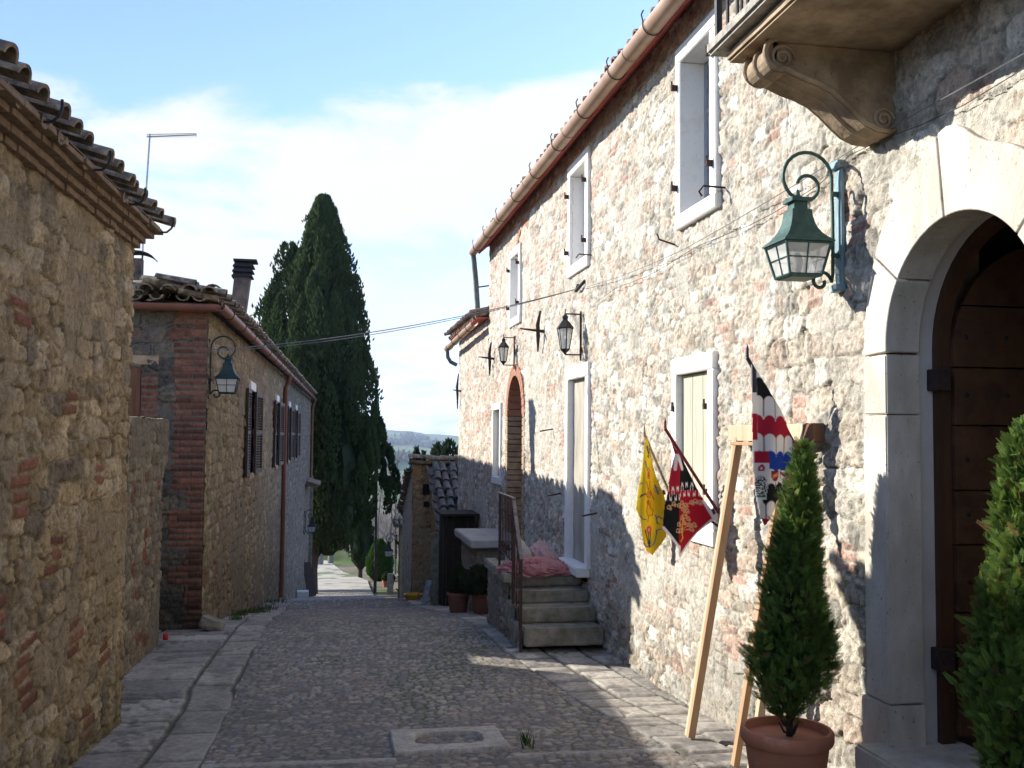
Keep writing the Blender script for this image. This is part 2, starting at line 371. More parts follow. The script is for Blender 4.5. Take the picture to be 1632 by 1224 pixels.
def leafmat(name, tr=.25):
    m, nt, b = newmat(name); a = nt.nodes.new('ShaderNodeAttribute'); a.attribute_name = 'Col'
    nt.links.new(a.outputs['Color'], b.inputs['Base Color']); b.inputs['Roughness'].default_value = .75; b.inputs['Specular IOR Level'].default_value = .25
    t = nt.nodes.new('ShaderNodeBsdfTranslucent'); nt.links.new(a.outputs['Color'], t.inputs['Color'])
    mx = nt.nodes.new('ShaderNodeMixShader'); mx.inputs[0].default_value = tr
    nt.links.new(b.outputs[0], mx.inputs[1]); nt.links.new(t.outputs[0], mx.inputs[2]); nt.links.new(mx.outputs[0], nt.nodes['Material Output'].inputs[0])
    return m
m_leaf = leafmat('conifer_foliage', .3); m_cloth = leafmat('flag_cloth', .3)

# ------------------------------------------------------------------ ground profile
PY = [-30, -6, 0, 3, 5.8, 7.3, 9, 10.4, 11.4, 13, 15, 17, 20, 23.2, 30, 38, 46, 60, 78]
PZ = [-1.5, -1.5, -1.56, -1.66, -1.80, -1.9, -1.95, -2.0, -2.1, -2.28, -2.57, -2.86, -3.2, -3.72, -4.72, -5.94, -6.9, -8.0, -9.5]
def gz(y): return np.interp(y, PY, PZ)
def ysp(a, b, k=.0006, lo=.012, hi=.35): return spaced(a, b, lambda y: min(max(k*y*y, lo), hi))
XB_Y = [0, 5.5, 6.74, 7.89, 9.16, 14, 22, 30, 46]; XB_X = [2.15, 2.0, 1.83, 1.73, 1.60, 1.55, 1.4, 1.5, 1.9]
def xb(y): return np.interp(y, XB_Y, XB_X)
def mixm0(c, m, col): return c*(1-m[..., None])+np.array(col)*m[..., None]
def cobble(x, y):
    xx = x+.012*(fbm(x*12, y*12, 3, 2)-.5); yy = y
    F1, F2, I, J, DU, DV = cells(xx, yy, 11, .078, .062, p=2.6, ju=.7, jv=.7, wt=.3)
    e = F2-F1; m = sst(.03, .3, e); r = hsh(I, J, 5); r2 = hsh(I, J, 6)
    pal = np.array([(.19, .175, .16), (.225, .195, .165), (.155, .15, .15), (.25, .225, .19)])
    col = pal[(r*4).astype(int)]*(.75+.5*r2)[..., None]
    wear = fbm(x*1.1, y*.7, 31, 3)
    mc = np.array((.125, .106, .083))*(.7+.6*fbm(x*10, y*10, 32, 2))[..., None]
    col = mc*(1-m[..., None])+col*m[..., None]
    col = col*(.75+.5*wear)[..., None]
    h = .009*m*(.4+.6*r2)*(.5+wear)+.03*(fbm(x*.8, y*.8, 33, 2)-.5)+.004*(fbm(x*40, y*40, 34, 2)-.5)
    # thin stone line across the street at the drain
    dl = np.abs(y-(5.72-.05*x))
    k = sst(.045, .03, dl)*(np.minimum(np.abs(x-.72), 9) > .33)
    col = col*(1-k[..., None])+np.array((.30, .28, .25))*k[..., None]*(.8+.4*fbm(x*9, y*9, 35, 2))[..., None]; h = h*(1-k)+.012*k
    rut = fbm(x*.5+3, y*.16, 38, 3); col = col*(.90+.45*rut)[..., None]*np.array((1.0, .985, .95))
    gm = sst(.56, .70, fbm(x*1.6, y*.9, 39, 4))*(1-m)*.8; col = mixm0(col, gm, (.06, .075, .03))
    return h-.02, col
def slabs(x, y, edges, s, lmin=.35, lmax=.9):
    """lanes between edges (functions or numbers), each with its own transverse joints"""
    E = [e(y) if callable(e) else np.full(y.shape, e) for e in edges]
    wb = .035*(fbm(y*1.5, x*0+s, s, 3)-.5)
    d = np.full(y.shape, 9.); lane = np.zeros(y.shape)
    for k, e in enumerate(E):
        dd = x-(e+wb*(k+1)); d = np.minimum(d, np.abs(dd)); lane = lane+(dd > 0)
    Ls = lmin+(lmax-lmin)*hsh(lane, lane*0+1, s)
    yy = y+.10*(x-1)*(hsh(lane, lane*0, s+3)-.5)+.03*(fbm(x*3, y*3, s+5, 2)-.5)
    t = yy/Ls+.45*(vn(yy/Ls*.9, lane*3.3, s+2)); i = np.floor(t); f = t-i
    dj = np.minimum(f, 1-f)*Ls; d2 = np.minimum(d, dj)
    m = sst(.008, .028, d2+.012*(fbm(x*20, y*20, s+8, 2)-.5))
    r = hsh(i, lane, s+4); r2 = hsh(i, lane, s+6)
    pal = np.array([(.40, .36, .305), (.46, .415, .35), (.34, .31, .27)])
    col = pal[(r*3).astype(int)]*(.82+.3*r2)[..., None]
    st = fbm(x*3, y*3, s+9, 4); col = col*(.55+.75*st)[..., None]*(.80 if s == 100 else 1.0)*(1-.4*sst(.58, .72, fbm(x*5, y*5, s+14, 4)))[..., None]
    cr = sst(.012, .0, np.abs(fbm(x*2.2, y*2.2, s+12, 4)-.5)*.35)*(r > .5)
    mc = np.array((.10, .09, .065))*(.7+.6*fbm(x*14, y*14, s+10, 2))[..., None]
    m = m*(1-.6*cr)
    col = mc*(1-m[..., None])+col*m[..., None]
    h = .018*m+(r2-.5)*.010*m+.006*(fbm(x*6, y*6, s+11, 3)-.5)+.03*(fbm(x*.8, y*.8, 33, 2)-.5)
    return h-.03, col
def ground_strip(name, xl, xr, y0, y1, nx, pat, m, k=.0006, zoff=0, label=None):
    ys = ysp(y0, y1, k); ss = np.linspace(0, 1, nx)
    S, Y, F, _ = grid(ss, ys); a = xl(Y) if callable(xl) else xl; b = xr(Y) if callable(xr) else xr
    X = a+(b-a)*S; h, col = pat(X, Y)
    o = mesh_np(name, np.stack([X, Y, gz(Y)+h+zoff], -1), F, m, None, col)
    return tag(o, label, kind='structure')
LB = lambda y: -.66+0*y
ground_strip('street', LB, xb, 2.5, 46, 270, cobble, m_cob)
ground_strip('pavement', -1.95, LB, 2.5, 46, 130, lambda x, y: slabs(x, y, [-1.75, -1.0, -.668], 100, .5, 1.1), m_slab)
ground_strip('pavement', xb, 2.75, 2.0, 21, 110, lambda x, y: slabs(x, y, [lambda y: xb(y)+.008, lambda y: xb(y)+.36, lambda y: xb(y)+.70], 200, .3, .55), m_slab)

# terrain out to the hills
TY = np.array([0, 78, 82, 88, 96, 130, 200, 400, 600, 1000, 1400, 2000, 2800, 3500, 4200, 9000])
TZ = np.array([0, -9.5, -8.6, -6.7, -7.2, -14, -27, -40, -46, -50, -47, -36, -8, 27, 10, -60])
def terr(x, y):
    r = np.hypot(x, y)
    near = gz(y)-.12
    far = np.interp(r, TY, TZ)
    rid = sst(1500, 3300, r); ang = x/np.maximum(r, 1)
    far = far+rid*(-.9*(ang-.03)*260+14*(fbm(x*.0011, y*.0011, 5, 4)-.5)*2*np.clip(r/3000, 0, 1))
    far = far+sst(150, 600, r)*12*(fbm(x*.004, y*.004, 8, 4)-.5)
    k = sst(70, 82, y)
    z = near*(1-k)+far*k
    z = z+(.3*(fbm(x*.3, y*.3, 9, 3)-.5))*sst(60, 80, y)
    return z
rr = np.concatenate([np.linspace(.01, 30, 16), np.geomspace(33, 9000, 190)]); aa = np.concatenate([np.linspace(-math.pi, -.5, 30)[:-1], np.linspace(-.5, .7, 260), np.linspace(.7, math.pi, 30)[1:]])
A, Q, F, _ = grid(aa, rr); TX, TYY = Q*np.sin(A), Q*np.cos(A)
Z = terr(TX, TYY)
r_ = np.hypot(TX, TYY)
fx, fy = TX+60*(fbm(TX*.004, TYY*.004, 60, 3)-.5), TYY+90*(fbm(TX*.004+5, TYY*.004, 61, 3)-.5)
F1, F2, I, J, DU, DV = cells(fx, fy, 71, 190., 260., p=3)
rc = hsh(I, J, 3); pal = np.array([(.10, .17, .045), (.085, .14, .045), (.13, .12, .07), (.15, .17, .075), (.07, .12, .04)])
fc = pal[(rc*5).astype(int)]
wood = sst(.49, .55, fbm(TX*.0042, TYY*.0026, 77, 5)); wc = np.array((.040, .050, .026))
fc = fc*(1-wood[:, None])+wc*wood[:, None]*(.6+.8*fbm(TX*.05, TYY*.05, 78, 2))[:, None]
nearc = np.array((.16, .135, .09))*(.6+.8*fbm(TX*1.5, TYY*1.5, 79, 4))[:, None]; gr = sst(.5, .62, fbm(TX*.25, TYY*.25, 80, 4))[:, None]
nearc = nearc*(1-gr)+np.array((.07, .11, .03))*gr
bk = (sst(79, 83, TYY)*sst(160, 110, TYY))[:, None]; nearc = nearc*(1-bk)+np.array((.15, .125, .10))*(.6+.8*fbm(TX*2, TYY*2, 81, 3))[:, None]*bk
k = sst(110, 200, r_)[:, None]; tcol = nearc*(1-k)+fc*k
m_terr = mat_col('countryside', rough=1, sc1=.25, bstr=.2, bd=.5, spec=.1)
Z = Z+wood*sst(200, 400, r_)*8*(fbm(TX*.03, TYY*.03, 82, 3))
tag(mesh_np('hills', np.stack([TX, TYY, Z], -1), F, m_terr, None, tcol), kind='structure')
# pale gravel road beyond the crest
def road_pat(x, y):
    c = np.array((.40, .36, .29))*(.75+.5*fbm(x*1.2, y*1.2, 300, 4))[:, None]
    g = (sst(.62, .7, fbm(x*.7, y*.7, 301, 3)))[:, None]; c = c*(1-g)+np.array((.12, .14, .05))*g
    return .05*(fbm(x*2, y*2, 302, 3)-.5), c
ground_strip('road', -9.0, lambda y: np.interp(y, [46, 52, 60, 74, 78], [1.9, 2.0, .9, .2, -.2]), 46, 78, 60, road_pat, m_slab, zoff=-.02)

# ------------------------------------------------------------------ shared builders
def arc(c, r, a0, a1, n, plane='xz', k=1.0):
    out = []
    for i in range(n+1):
        t = a0+(a1-a0)*i/n; p, q = r*math.cos(t), k*r*math.sin(t)
        out.append((c[0]+p, c[1], c[2]+q) if plane == 'xz' else (c[0], c[1]+p, c[2]+q))
    return out
def coppi(mb, o, across, up, W, Lr, pitch=.19, tl=.36, rad=.075, jit=.01, seed=0, n=6):
    """rows of half-round tiles: o = eave corner, across and up are unit vectors"""
    o, across, up = Vector(o), Vector(across).normalized(), Vector(up).normalized(); nrm = across.cross(up).normalized()
    if nrm.z < 0: nrm = -nrm
    rnd = random.Random(seed); na = int(W/pitch); nu = max(1, int(Lr/tl))
    for i in range(na+1):
        for kind in (0, 1):                       # 0 channel, 1 cover
            for j in range(nu):
                c = o+across*((i+.5*kind)*pitch+rnd.uniform(-jit, jit))+up*(j*tl+rnd.uniform(-jit, jit)*1.5-(.03 if kind else 0))+nrm*(.035+(.052 if kind else 0)+.012+rnd.uniform(-.3, .6)*jit)
                L1 = tl*1.18; r0, r1 = rad*(1.08 if kind else .95), rad*(.86 if kind else 1.05)
                tw = rnd.uniform(-.04, .04); vs, fs = [], []
                for (s, r) in ((0, r0), (L1, r1)):
                    for th in (0, -.020):
                        for q in range(n+1):
                            t = math.pi*q/n; sg = 1 if kind else -1
                            lift = (.035*(1-s/L1)) if 1 else 0
                            vs.append(c+across*((r+th)*math.cos(t)+tw*s)+up*s+nrm*(sg*(r+th)*math.sin(t)*.8+lift-.02))
                m = n+1
                for q in range(n):
                    fs += [(q, q+1, 2*m+q+1, 2*m+q), (m+q, 3*m+q, 3*m+q+1, m+q+1), (q, m+q, m+q+1, q+1), (2*m+q, 2*m+q+1, 3*m+q+1, 3*m+q)]
                fs += [(0, 2*m, 3*m, m), (n, m+n, 3*m+n, 2*m+n)]
                mb.add(vs, fs)
    return mb
def gutter_mb(p0, p1, r, up=(0, 0, 1), a=200, n=12, seams=0):
    """half-round channel with thickness"""
    p0, p1 = Vector(p0), Vector(p1); d = (p1-p0).normalized(); s = d.cross(Vector(up)).normalized(); u = s.cross(d)
    mb = MB(); vs, fs = [], []; m = n+1
    for p in (p0, p1):
        for rr2 in (r, r-.006):
            for q in range(m):
                t = math.pi+R(a-180)/-2+R(a)*q/n
                vs.append(p+s*rr2*math.cos(t)+u*rr2*math.sin(t))
    for q in range(n):
        fs += [(q, q+1, 2*m+q+1, 2*m+q), (m+q, 3*m+q, 3*m+q+1, m+q+1)]
        fs += [(q, m+q, m+q+1, q+1), (2*m+q, 2*m+q+1, 3*m+q+1, 3*m+q)]
    fs += [(0, 2*m, 3*m, m), (n, m+n, 3*m+n, 2*m+n)]
    mb.add(vs, fs); return mb
def ring_arc(c, d, r, t, a0, a1, n=14):
    """thin strap round a gutter: centre c, axis d"""
    d = Vector(d).normalized(); s = d.cross(Vector((0, 0, 1))).normalized(); u = s.cross(d)
    return [Vector(c)+s*r*math.cos(R(a0+(a1-a0)*i/n))+u*r*math.sin(R(a0+(a1-a0)*i/n)) for i in range(n+1)]
def rough_box(name, x0, x1, y0, y1, z0, z1, m, parent=None, amp=.006, seg=.06, bevel=.012, seed=0, freq=9):
    """stone block with uneven faces"""
    import bmesh
    b = bmesh.new(); bmesh.ops.create_cube(b, size=1)
    for v in b.verts: v.co = Vector((x0+(v.co.x+.5)*(x1-x0), y0+(v.co.y+.5)*(y1-y0), z0+(v.co.z+.5)*(z1-z0)))
    bmesh.ops.bevel(b, geom=b.edges[:], offset=min(bevel, .3*min(x1-x0, y1-y0, z1-z0)), segments=2, affect='EDGES')
    for _ in range(6):
        es = [e for e in b.edges if e.calc_length() > seg]
        if not es or len(b.verts) > 12000: break
        bmesh.ops.subdivide_edges(b, edges=es, cuts=1, use_grid_fill=True)
    b.normal_update(); co = np.array([v.co for v in b.verts]); s = seed*7.3
    n = fbm(co[:, 0]*freq+co[:, 2]*freq*.7+s, co[:, 1]*freq+co[:, 2]*freq*.8+s, 5+seed, 3)-.5
    for v, k in zip(b.verts, n): v.co += v.normal*float(k)*2*amp
    me = bpy.data.meshes.new(name); b.to_mesh(me); b.free()
    if parent is not None:
        off = ORG[parent.name]
        for v in me.vertices: v.co = v.co-off
    o = link(name, me, m, parent, True); me.set_sharp_from_angle(angle=R(28)); return o

# ------------------------------------------------------------------ the long sunlit house on the right
XW = 2.55
pal_r = [(.60, .54, .435), (.66, .61, .51), (.53, .48, .39), (.74, .70, .61), (.58, .50, .39), (.45, .415, .345), (.62, .53, .42), (.56, .45, .35)]
def pat_r(u, v):      # u = Y, v = Z
    h, c = masonry(u, v, 1, .165, .082, pal_r, (.53, .495, .415), (.53, .345, .265), pb=.04+.08*sst(7, 12, u), depth=.014, flush=.30, wob=.035, mw=(.015, .08), rough=.005)
    k = sst(.15, -.15, u+.9*(fbm(u*1.5, v*1.5, 48, 3)-.5)-5.5)
    if k.max() > 0:      # larger squarer blocks near the door
        h2, c2 = masonry(u, v, 7, .25, .135, pal_r, (.52, .485, .405), (.53, .345, .265), pb=.03, depth=.016, flush=.22, wob=.035, mw=(.015, .07), rough=.007)
        h = h*(1-k)+h2*k; c = c*(1-k[..., None])+c2*k[..., None]
    cr = sst(.010, .004, np.abs(u-5.24+.05*(fbm(v*3, v*0, 49, 3)-.5)))*(v > -.3)*(v < 2.3)
    c = c*(1-.65*cr)[..., None]; h = h-.012*cr
    f = sst(gz(u)+.75, gz(u)+.05, v+.35*(fbm(u*2.2, v*1.5, 44, 4)-.5))[..., None]      # darker towards the foot of the wall
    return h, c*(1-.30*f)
house = thing('long_stone_house', 'long sunlit rubble stone house with copper gutter, white window surrounds and arched door', 'house', (2.55, 8, -1.9))
TOPW = 3.2
holes_r = [rect(6.36, 6.94, 1.64, 2.81), rect(9.76, 10.40, 1.83, 2.83), rect(13.42, 14.03, 1.67, 2.56),
           rect(6.41, 7.03, -.62, .48), rect(9.72, 10.46, -1.45, .62), rect(14.88, 15.47, -.62, .42),
           archh(13.72, .60, -1.6, .30), archh(3.68, .56, -1.6, .42)]
PR = lambda u, v, h: np.stack([XW-h, u, v], -1)
segs = []
for y0, y1, du, dv, zt in ((-2, 2.4, .028, .028, TOPW), (2.4, 5.2, .0095, .0095, TOPW), (5.2, 8, .012, .011, TOPW), (8, 11, .018, .014, TOPW), (11, 16.2, .026, .018, TOPW), (16.2, 20, .04, .024, 1.95)):
    us = spaced(y0, y1, lambda y: du); vs = np.arange(gz((y0+y1)/2)-.8, zt+1e-6, dv)
    vs = np.append(vs[:-1], zt); segs.append((us, vs))
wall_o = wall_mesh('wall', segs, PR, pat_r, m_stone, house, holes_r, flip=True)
b = MB()      # masonry core behind the face, with real openings left out
def core(mb, y0, y1, z0, z1): mb.box(XW+.03, XW+.5, y0+(.025 if y0 in OPE else 0)-(.025 if y0 in OPS else 0), y1+(.025 if y1 in OPE else 0)-(.025 if y1 in OPS else 0), z0, z1)
OPS = (3.12, 6.36, 9.72, 13.12, 14.88); OPE = (4.24, 7.03, 10.46, 14.32, 15.47)
b.box(XW+1.9, 8.5, -2, 16.2, -2.8, TOPW); b.box(XW+1.3, 7.0, 16.21, 20, -4.2, 1.95)
zl = -3.6
for (y0, y1, op) in ((-2, 3.12, []), (3.12, 4.24, [(-1.8, .98)]), (4.24, 6.36, []), (6.36, 7.03, [(-.62, .48), (1.64, 2.81)]), (7.03, 9.72, []), (9.72, 10.46, [(-1.45, .62), (1.83, 2.83)]),
                     (10.46, 13.12, []), (13.12, 14.32, [(-1.6, .92), (1.67, 2.56)]), (14.32, 14.88, []), (14.88, 15.47, [(-.62, .42)]), (15.47, 16.2, [])):
    z = zl
    for a, c_ in op: core(b, y0, y1, z, a-.02); z = c_+.02
    core(b, y0, y1, z, TOPW)
core(b, 16.2, 20, -4.2, 1.95)
b.box(XW+.03, XW+1.3, 15.9, 16.19, 1.95, TOPW); b.box(XW+.03, 8.5, 19.9, 20.02, -4.2, 1.95)
b.box(XW+.9, XW+1.29, 5.0, 16.1, -2.5, TOPW-.01)
b.build('wall_core', m_corbel, house)

def surround(parent, y0, y1, z0, z1, iy0, iy1, iz0, iz1, depth=.22, m=m_white, proud=.04, name='window', label=None, sill=True):
    """stone frame of four pieces, each reaching back as the reveal"""
    f = MB().build if False else None
    fr = bpy.data.objects.new(name, None); C.objects.link(fr); fr.parent = parent; ORG[fr.name] = ORG[parent.name]
    if label: fr['label'] = label
    x0, x1 = XW-proud, XW+depth
    rough_box('jamb', x0, x1, iy1, y1, iz0+.002, iz1-.002, m, fr, .003, .12, .006, 1)
    rough_box('jamb', x0, x1, y0, iy0, iz0+.002, iz1-.002, m, fr, .003, .12, .006, 2)
    rough_box('lintel', x0-.002, x1, y0, y1, iz1, z1, m, fr, .003, .12, .006, 3)
    if z0 is not None: rough_box('sill', x0-.004, x1, y0, y1, z0, iz0, m, fr, .003, .12, .006, 4)
    return fr
def hooks(fr, ys, zs, x=XW-.05):
    for y in ys:
        for z in zs:
            b = MB(); b.box(x-.035, x+.012, y-.014, y+.014, z-.02, z+.02); b.tube([(x-.03, y, z), (x-.03, y, z+.05)], .008, 6)
            b.build('hinge_pin', m_rust, fr)
# upper near window with grey sash
w1 = surround(house, 6.24, 7.04, 1.55, 2.92, 6.36, 6.94, 1.655, 2.80)
b = MB()
for y in (6.375, 6.645, 6.915): b.box(XW+.150, XW+.19, y-.022, y+.022, 1.66, 2.795)
for z in (1.68, 2.05, 2.42, 2.775): b.box(XW+.153, XW+.187, 6.36, 6.94, z-.018, z+.018)
b.build('sash', mat('grey_blue_sash', (.30, .33, .36), (.22, .25, .28), 20, .6), w1, bevel=.004)
MB().box(XW+.168, XW+.174, 6.36, 6.94, 1.66, 2.80).build('pane', m_winglass, w1)
hooks(w1, (6.30, 7.0), (1.86, 2.62))
MB().tube([(XW-.0, 7.16, 1.47), (XW-.13, 7.14, 1.50), (XW-.15, 7.13, 1.54)], .007, 6).build('shutter_catch', m_rust, w1)
b = MB(); b.tube([(XW, 6.16, 1.66), (XW-.15, 6.18, 1.67), (XW-.18, 6.18, 1.63), (XW-.16, 6.18, 1.60)], .007, 6)
b.build('shutter_catch', m_rust, w1)
w2 = surround(house, 9.63, 10.52, 1.73, 2.95, 9.76, 10.40, 1.845, 2.83)
MB().box(XW+.12, XW+.15, 9.76, 10.40, 1.84, 2.83).build('shutter', m_plaster, w2); hooks(w2, (9.71, 10.46), (2.0, 2.62))
MB().tube([(XW, 9.56, 1.82), (XW-.14, 9.58, 1.83), (XW-.17, 9.58, 1.79)], .007, 6).build('shutter_catch', m_rust, w2)
w3 = surround(house, 13.3, 14.15, 1.57, 2.67, 13.42, 14.03, 1.68, 2.56)
MB().box(XW+.12, XW+.15, 13.42, 14.03, 1.68, 2.56).build('shutter', m_plaster, w3); hooks(w3, (13.36, 14.09), (1.85, 2.4))
w4 = surround(house, 6.30, 7.13, -.72, .59, 6.41, 7.03, -.61, .47)
b = MB()
for k in range(3): b.box(XW+.012, XW+.04, 6.41+k*.2067+.003, 6.41+(k+1)*.2067-.003, -.61, .46)
b.build('shutter', m_palewood, w4, bevel=.003); hooks(w4, (6.44, 7.08), (.22,), XW-.02); hooks(w4, (6.44,), (-.36,), XW-.02)
w5 = surround(house, 14.78, 15.57, -.72, .52, 14.88, 15.47, -.61, .42)
MB().box(XW+.05, XW+.08, 14.88, 15.47, -.61, .42).build('shutter', m_palewood, w5)
# tall blind doorway over the stairs
d2 = surround(house, 9.60, 10.58, None, .76, 9.72, 10.46, -1.30, .62, .25, name='doorway', label='tall walled up doorway with pale stone frame above the steps')
rough_box('infill', XW+.03, XW+.12, 9.72, 10.46, -1.3, .62, m_greyplaster, d2, .006, .08, .004, 8)
rough_box('threshold', XW-.14, XW+.12, 9.62, 10.56, -1.38, -1.29, m_white, d2, .004, .1, .01, 9)
for (y, z) in ((10.9, -.62), (9.35, -.72), (11.35, .10)): MB().tube([(XW+.02, y, z), (XW-.16, y-.03, z-.03)], .009, 6).build('iron_peg', m_rust, house)

# narrow brick archway
def arch_ring(name, yc, zs, r0, r1, x0, x1, m, parent, n=15, z0=None, gap=.008, kz=1.0, joints=None, smooth=False, sub=1, amp=0.0, seed=0):
    """voussoirs round an arch in the facade; optional jambs down to z0"""
    b = MB(); A = [math.pi*i/n for i in range(n+1)] if joints is None else joints
    for a0, a1 in zip(A[:-1], A[1:]):
        K = sub; vs = []
        g = gap/r0/2
        for i in range(K+1):
            t = a0+g+(a1-a0-2*g)*i/K
            ro_ = r1*(1+amp*math.sin(seed+t*5.3)+amp*.6*math.sin(2.2*seed+t*11)) if not callable(r1) else r1(t)
            for x in (x0, x1):
                for r in (r0, ro_): vs.append((x, yc+r*math.cos(t), zs+kz*r*math.sin(t)))
        fs = []
        for i in range(K):
            o = i*4; p = o+4
            fs += [(o, o+1, p+1, p), (o+2, p+2, p+3, o+3), (o, p, p+2, o+2), (o+1, o+3, p+3, p+1)]
        fs += [(0, 2, 3, 1), (K*4, K*4+1, K*4+3, K*4+2)]
        b.add(vs, fs)
    return b.build(name, m, parent, smooth, bevel=.006)
ad = bpy.data.objects.new('archway', None); C.objects.link(ad); ad.parent = house; ORG[ad.name] = ORG[house.name]; ad['label'] = 'narrow deep archway edged with brick between the two small black lanterns'
arch_ring('brick_arch', 13.72, .30, .56, .72, XW-.025, XW+.6, m_arcbrick, ad, 17)
for side in (0, 1):
    b = MB(); z = -1.4; i = side
    while z < .29:
        hh = .075 if i % 3 else .11; w_ = .14 if i % 2 else .19
        if side: b.box(XW-.02, XW+.55, 14.28, 14.28+w_, z, z+hh-.012)
        else: b.box(XW-.02, XW+.55, 13.16-w_, 13.16, z, z+hh-.012)
        z += hh; i += 1
    b.build('jamb', m_corbel, ad, bevel=.006)
MB().box(XW+.5, XW+.54, 13.1, 14.3, -1.5, .95).build('door', m_doorf, ad)
# relieving brick arch by the far upper window
arch_ring('relieving_arch', 13.2, 2.35, .52, .62, XW-.018, XW+.03, m_arcbrick, house, 9, joints=[R(20+12*i) for i in range(10)])

# ---- arched main door
md = bpy.data.objects.new('main_doorway', None); C.objects.link(md); md.parent = house; ORG[md.name] = ORG[house.name]; md['label'] = 'deep round arched doorway of pale travertine with dark plank door'
YC, ZS, RI = 3.68, .42, .52
def r_out(t):      # irregular outside of the big voussoirs
    a = math.degrees(t)
    return RI+.19+.10*math.exp(-((a-62)/28)**2)+.13*math.exp(-((a-88)/12)**2)+.08*math.exp(-((a-120)/25)**2)
arch_ring('arch_stones', YC, ZS, RI, r_out, XW-.035, XW+.14, m_trav, md, joints=[R(a) for a in (-2, 36, 83, 137, 182)], gap=.009, sub=14, smooth=True)
for yy0, yy1, s_ in ((YC+RI, YC+RI+.20, 1), (YC-RI-.20, YC-RI, 2)):
    rough_box('jamb_stone', XW-.035, XW+.14, yy0, yy1, .12, .395, m_trav, md, .003, .05, .006, s_)
    rough_box('jamb_stone', XW-.037, XW+.14, yy0, yy1, -1.20, .115, m_trav, md, .003, .05, .006, s_+3)
    rough_box('jamb_stone', XW-.050, XW+.14, yy0-.01, yy1+.02, -1.75, -1.205, m_trav, md, .003, .05, .006, s_+5)
# plastered inner reveal, brown frame, dark room behind and the leaf swung inwards
b = MB(); n = 24; x0, x1 = XW+.14, XW+.22; r0 = RI+.03
def prof_(r, z0=-1.5): return [(YC-r, z0)]+[(YC+r*math.cos(math.pi-math.pi*i/n), ZS+r*math.sin(math.pi-math.pi*i/n)) for i in range(n+1)]+[(YC+r, z0)]
def band(ra, rb, xa, xb):      # arched band of solid section
    po, pi_ = prof_(ra), prof_(rb); vs, fs = [], []
    for (a, c_) in zip(po, pi_): vs += [(xa, *a), (xa, *c_), (xb, *a), (xb, *c_)]
    for i in range(len(po)-1):
        o = 4*i; p = o+4; fs += [(o, o+1, p+1, p), (o+2, p+2, p+3, o+3), (o+1, o+3, p+3, p+1), (o, p, p+2, o+2)]
    fs += [(0, 2, 3, 1), (p, p+1, p+3, p+2)]
    return MB().add(vs, fs)
band(RI+.14, r0, x0+.001, x1).build('reveal', m_plaster, md, True)
band(RI+.14, RI-.005, x1+.001, x1+.07).build('door_frame', m_doorf, md)
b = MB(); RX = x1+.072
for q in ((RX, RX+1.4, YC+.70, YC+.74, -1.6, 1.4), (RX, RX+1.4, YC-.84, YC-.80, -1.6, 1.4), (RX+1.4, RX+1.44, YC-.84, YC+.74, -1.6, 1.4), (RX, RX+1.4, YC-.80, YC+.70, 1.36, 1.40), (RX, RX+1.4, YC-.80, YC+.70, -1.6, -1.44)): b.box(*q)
b.build('hall', m_dark, md)  # hall surfaces coloured near black in place of indoor shade
dl = MB(); z = -1.35; k = 0; hs_ = [.30, .26, .31, .25, .30, .27, .29, .28]
LY = YC+RI-.03; LX0 = x1+.075; LW_ = .52
while z < ZS+LW_-.01:
    z1_ = min(z+hs_[k % 8], ZS+LW_); N_ = 8
    zz_ = [z+.004+(z1_-z-.008)*q/N_ for q in range(N_+1)]
    ex = lambda q: LX0 if q <= ZS else LX0+LW_-math.sqrt(max(LW_**2-(q-ZS)**2, 0))
    poly = [(ex(q), q) for q in zz_]+[(LX0+LW_+.1, zz_[-1]), (LX0+LW_+.1, zz_[0])]
    dl.prism([(a, c_) for a, c_ in poly], 'y', LY, LY+.045); z = z1_; k += 1
dl.build('door_leaf', m_door, md, bevel=.004)
z = -1.35; k = 0
while z < .4:
    for x_ in (LX0+.06, LX0+.27, LX0+.46):
        b = MB(); b.lathe([(.0, 0), (.012, 0), (.009, .007), (0, .010)], (0, 0, 0), 8); b.v = [(x_+p[0], LY-p[2], z+.14+p[1]) for p in b.v]; b.build('nail_head', m_iron, md)
    z += hs_[k % 8]; k += 1
for z in (.28, -1.0): MB().box(x1-.03, x1+.04, YC+RI-.055, YC+RI+.03, z-.05, z+.05).build('hinge', m_rust, md, bevel=.004)
rough_box('doorstep', XW-.17, XW+.34, YC-.72, YC+.60, -1.78, -1.385, m_trav, md, .005, .06, .012, 11)

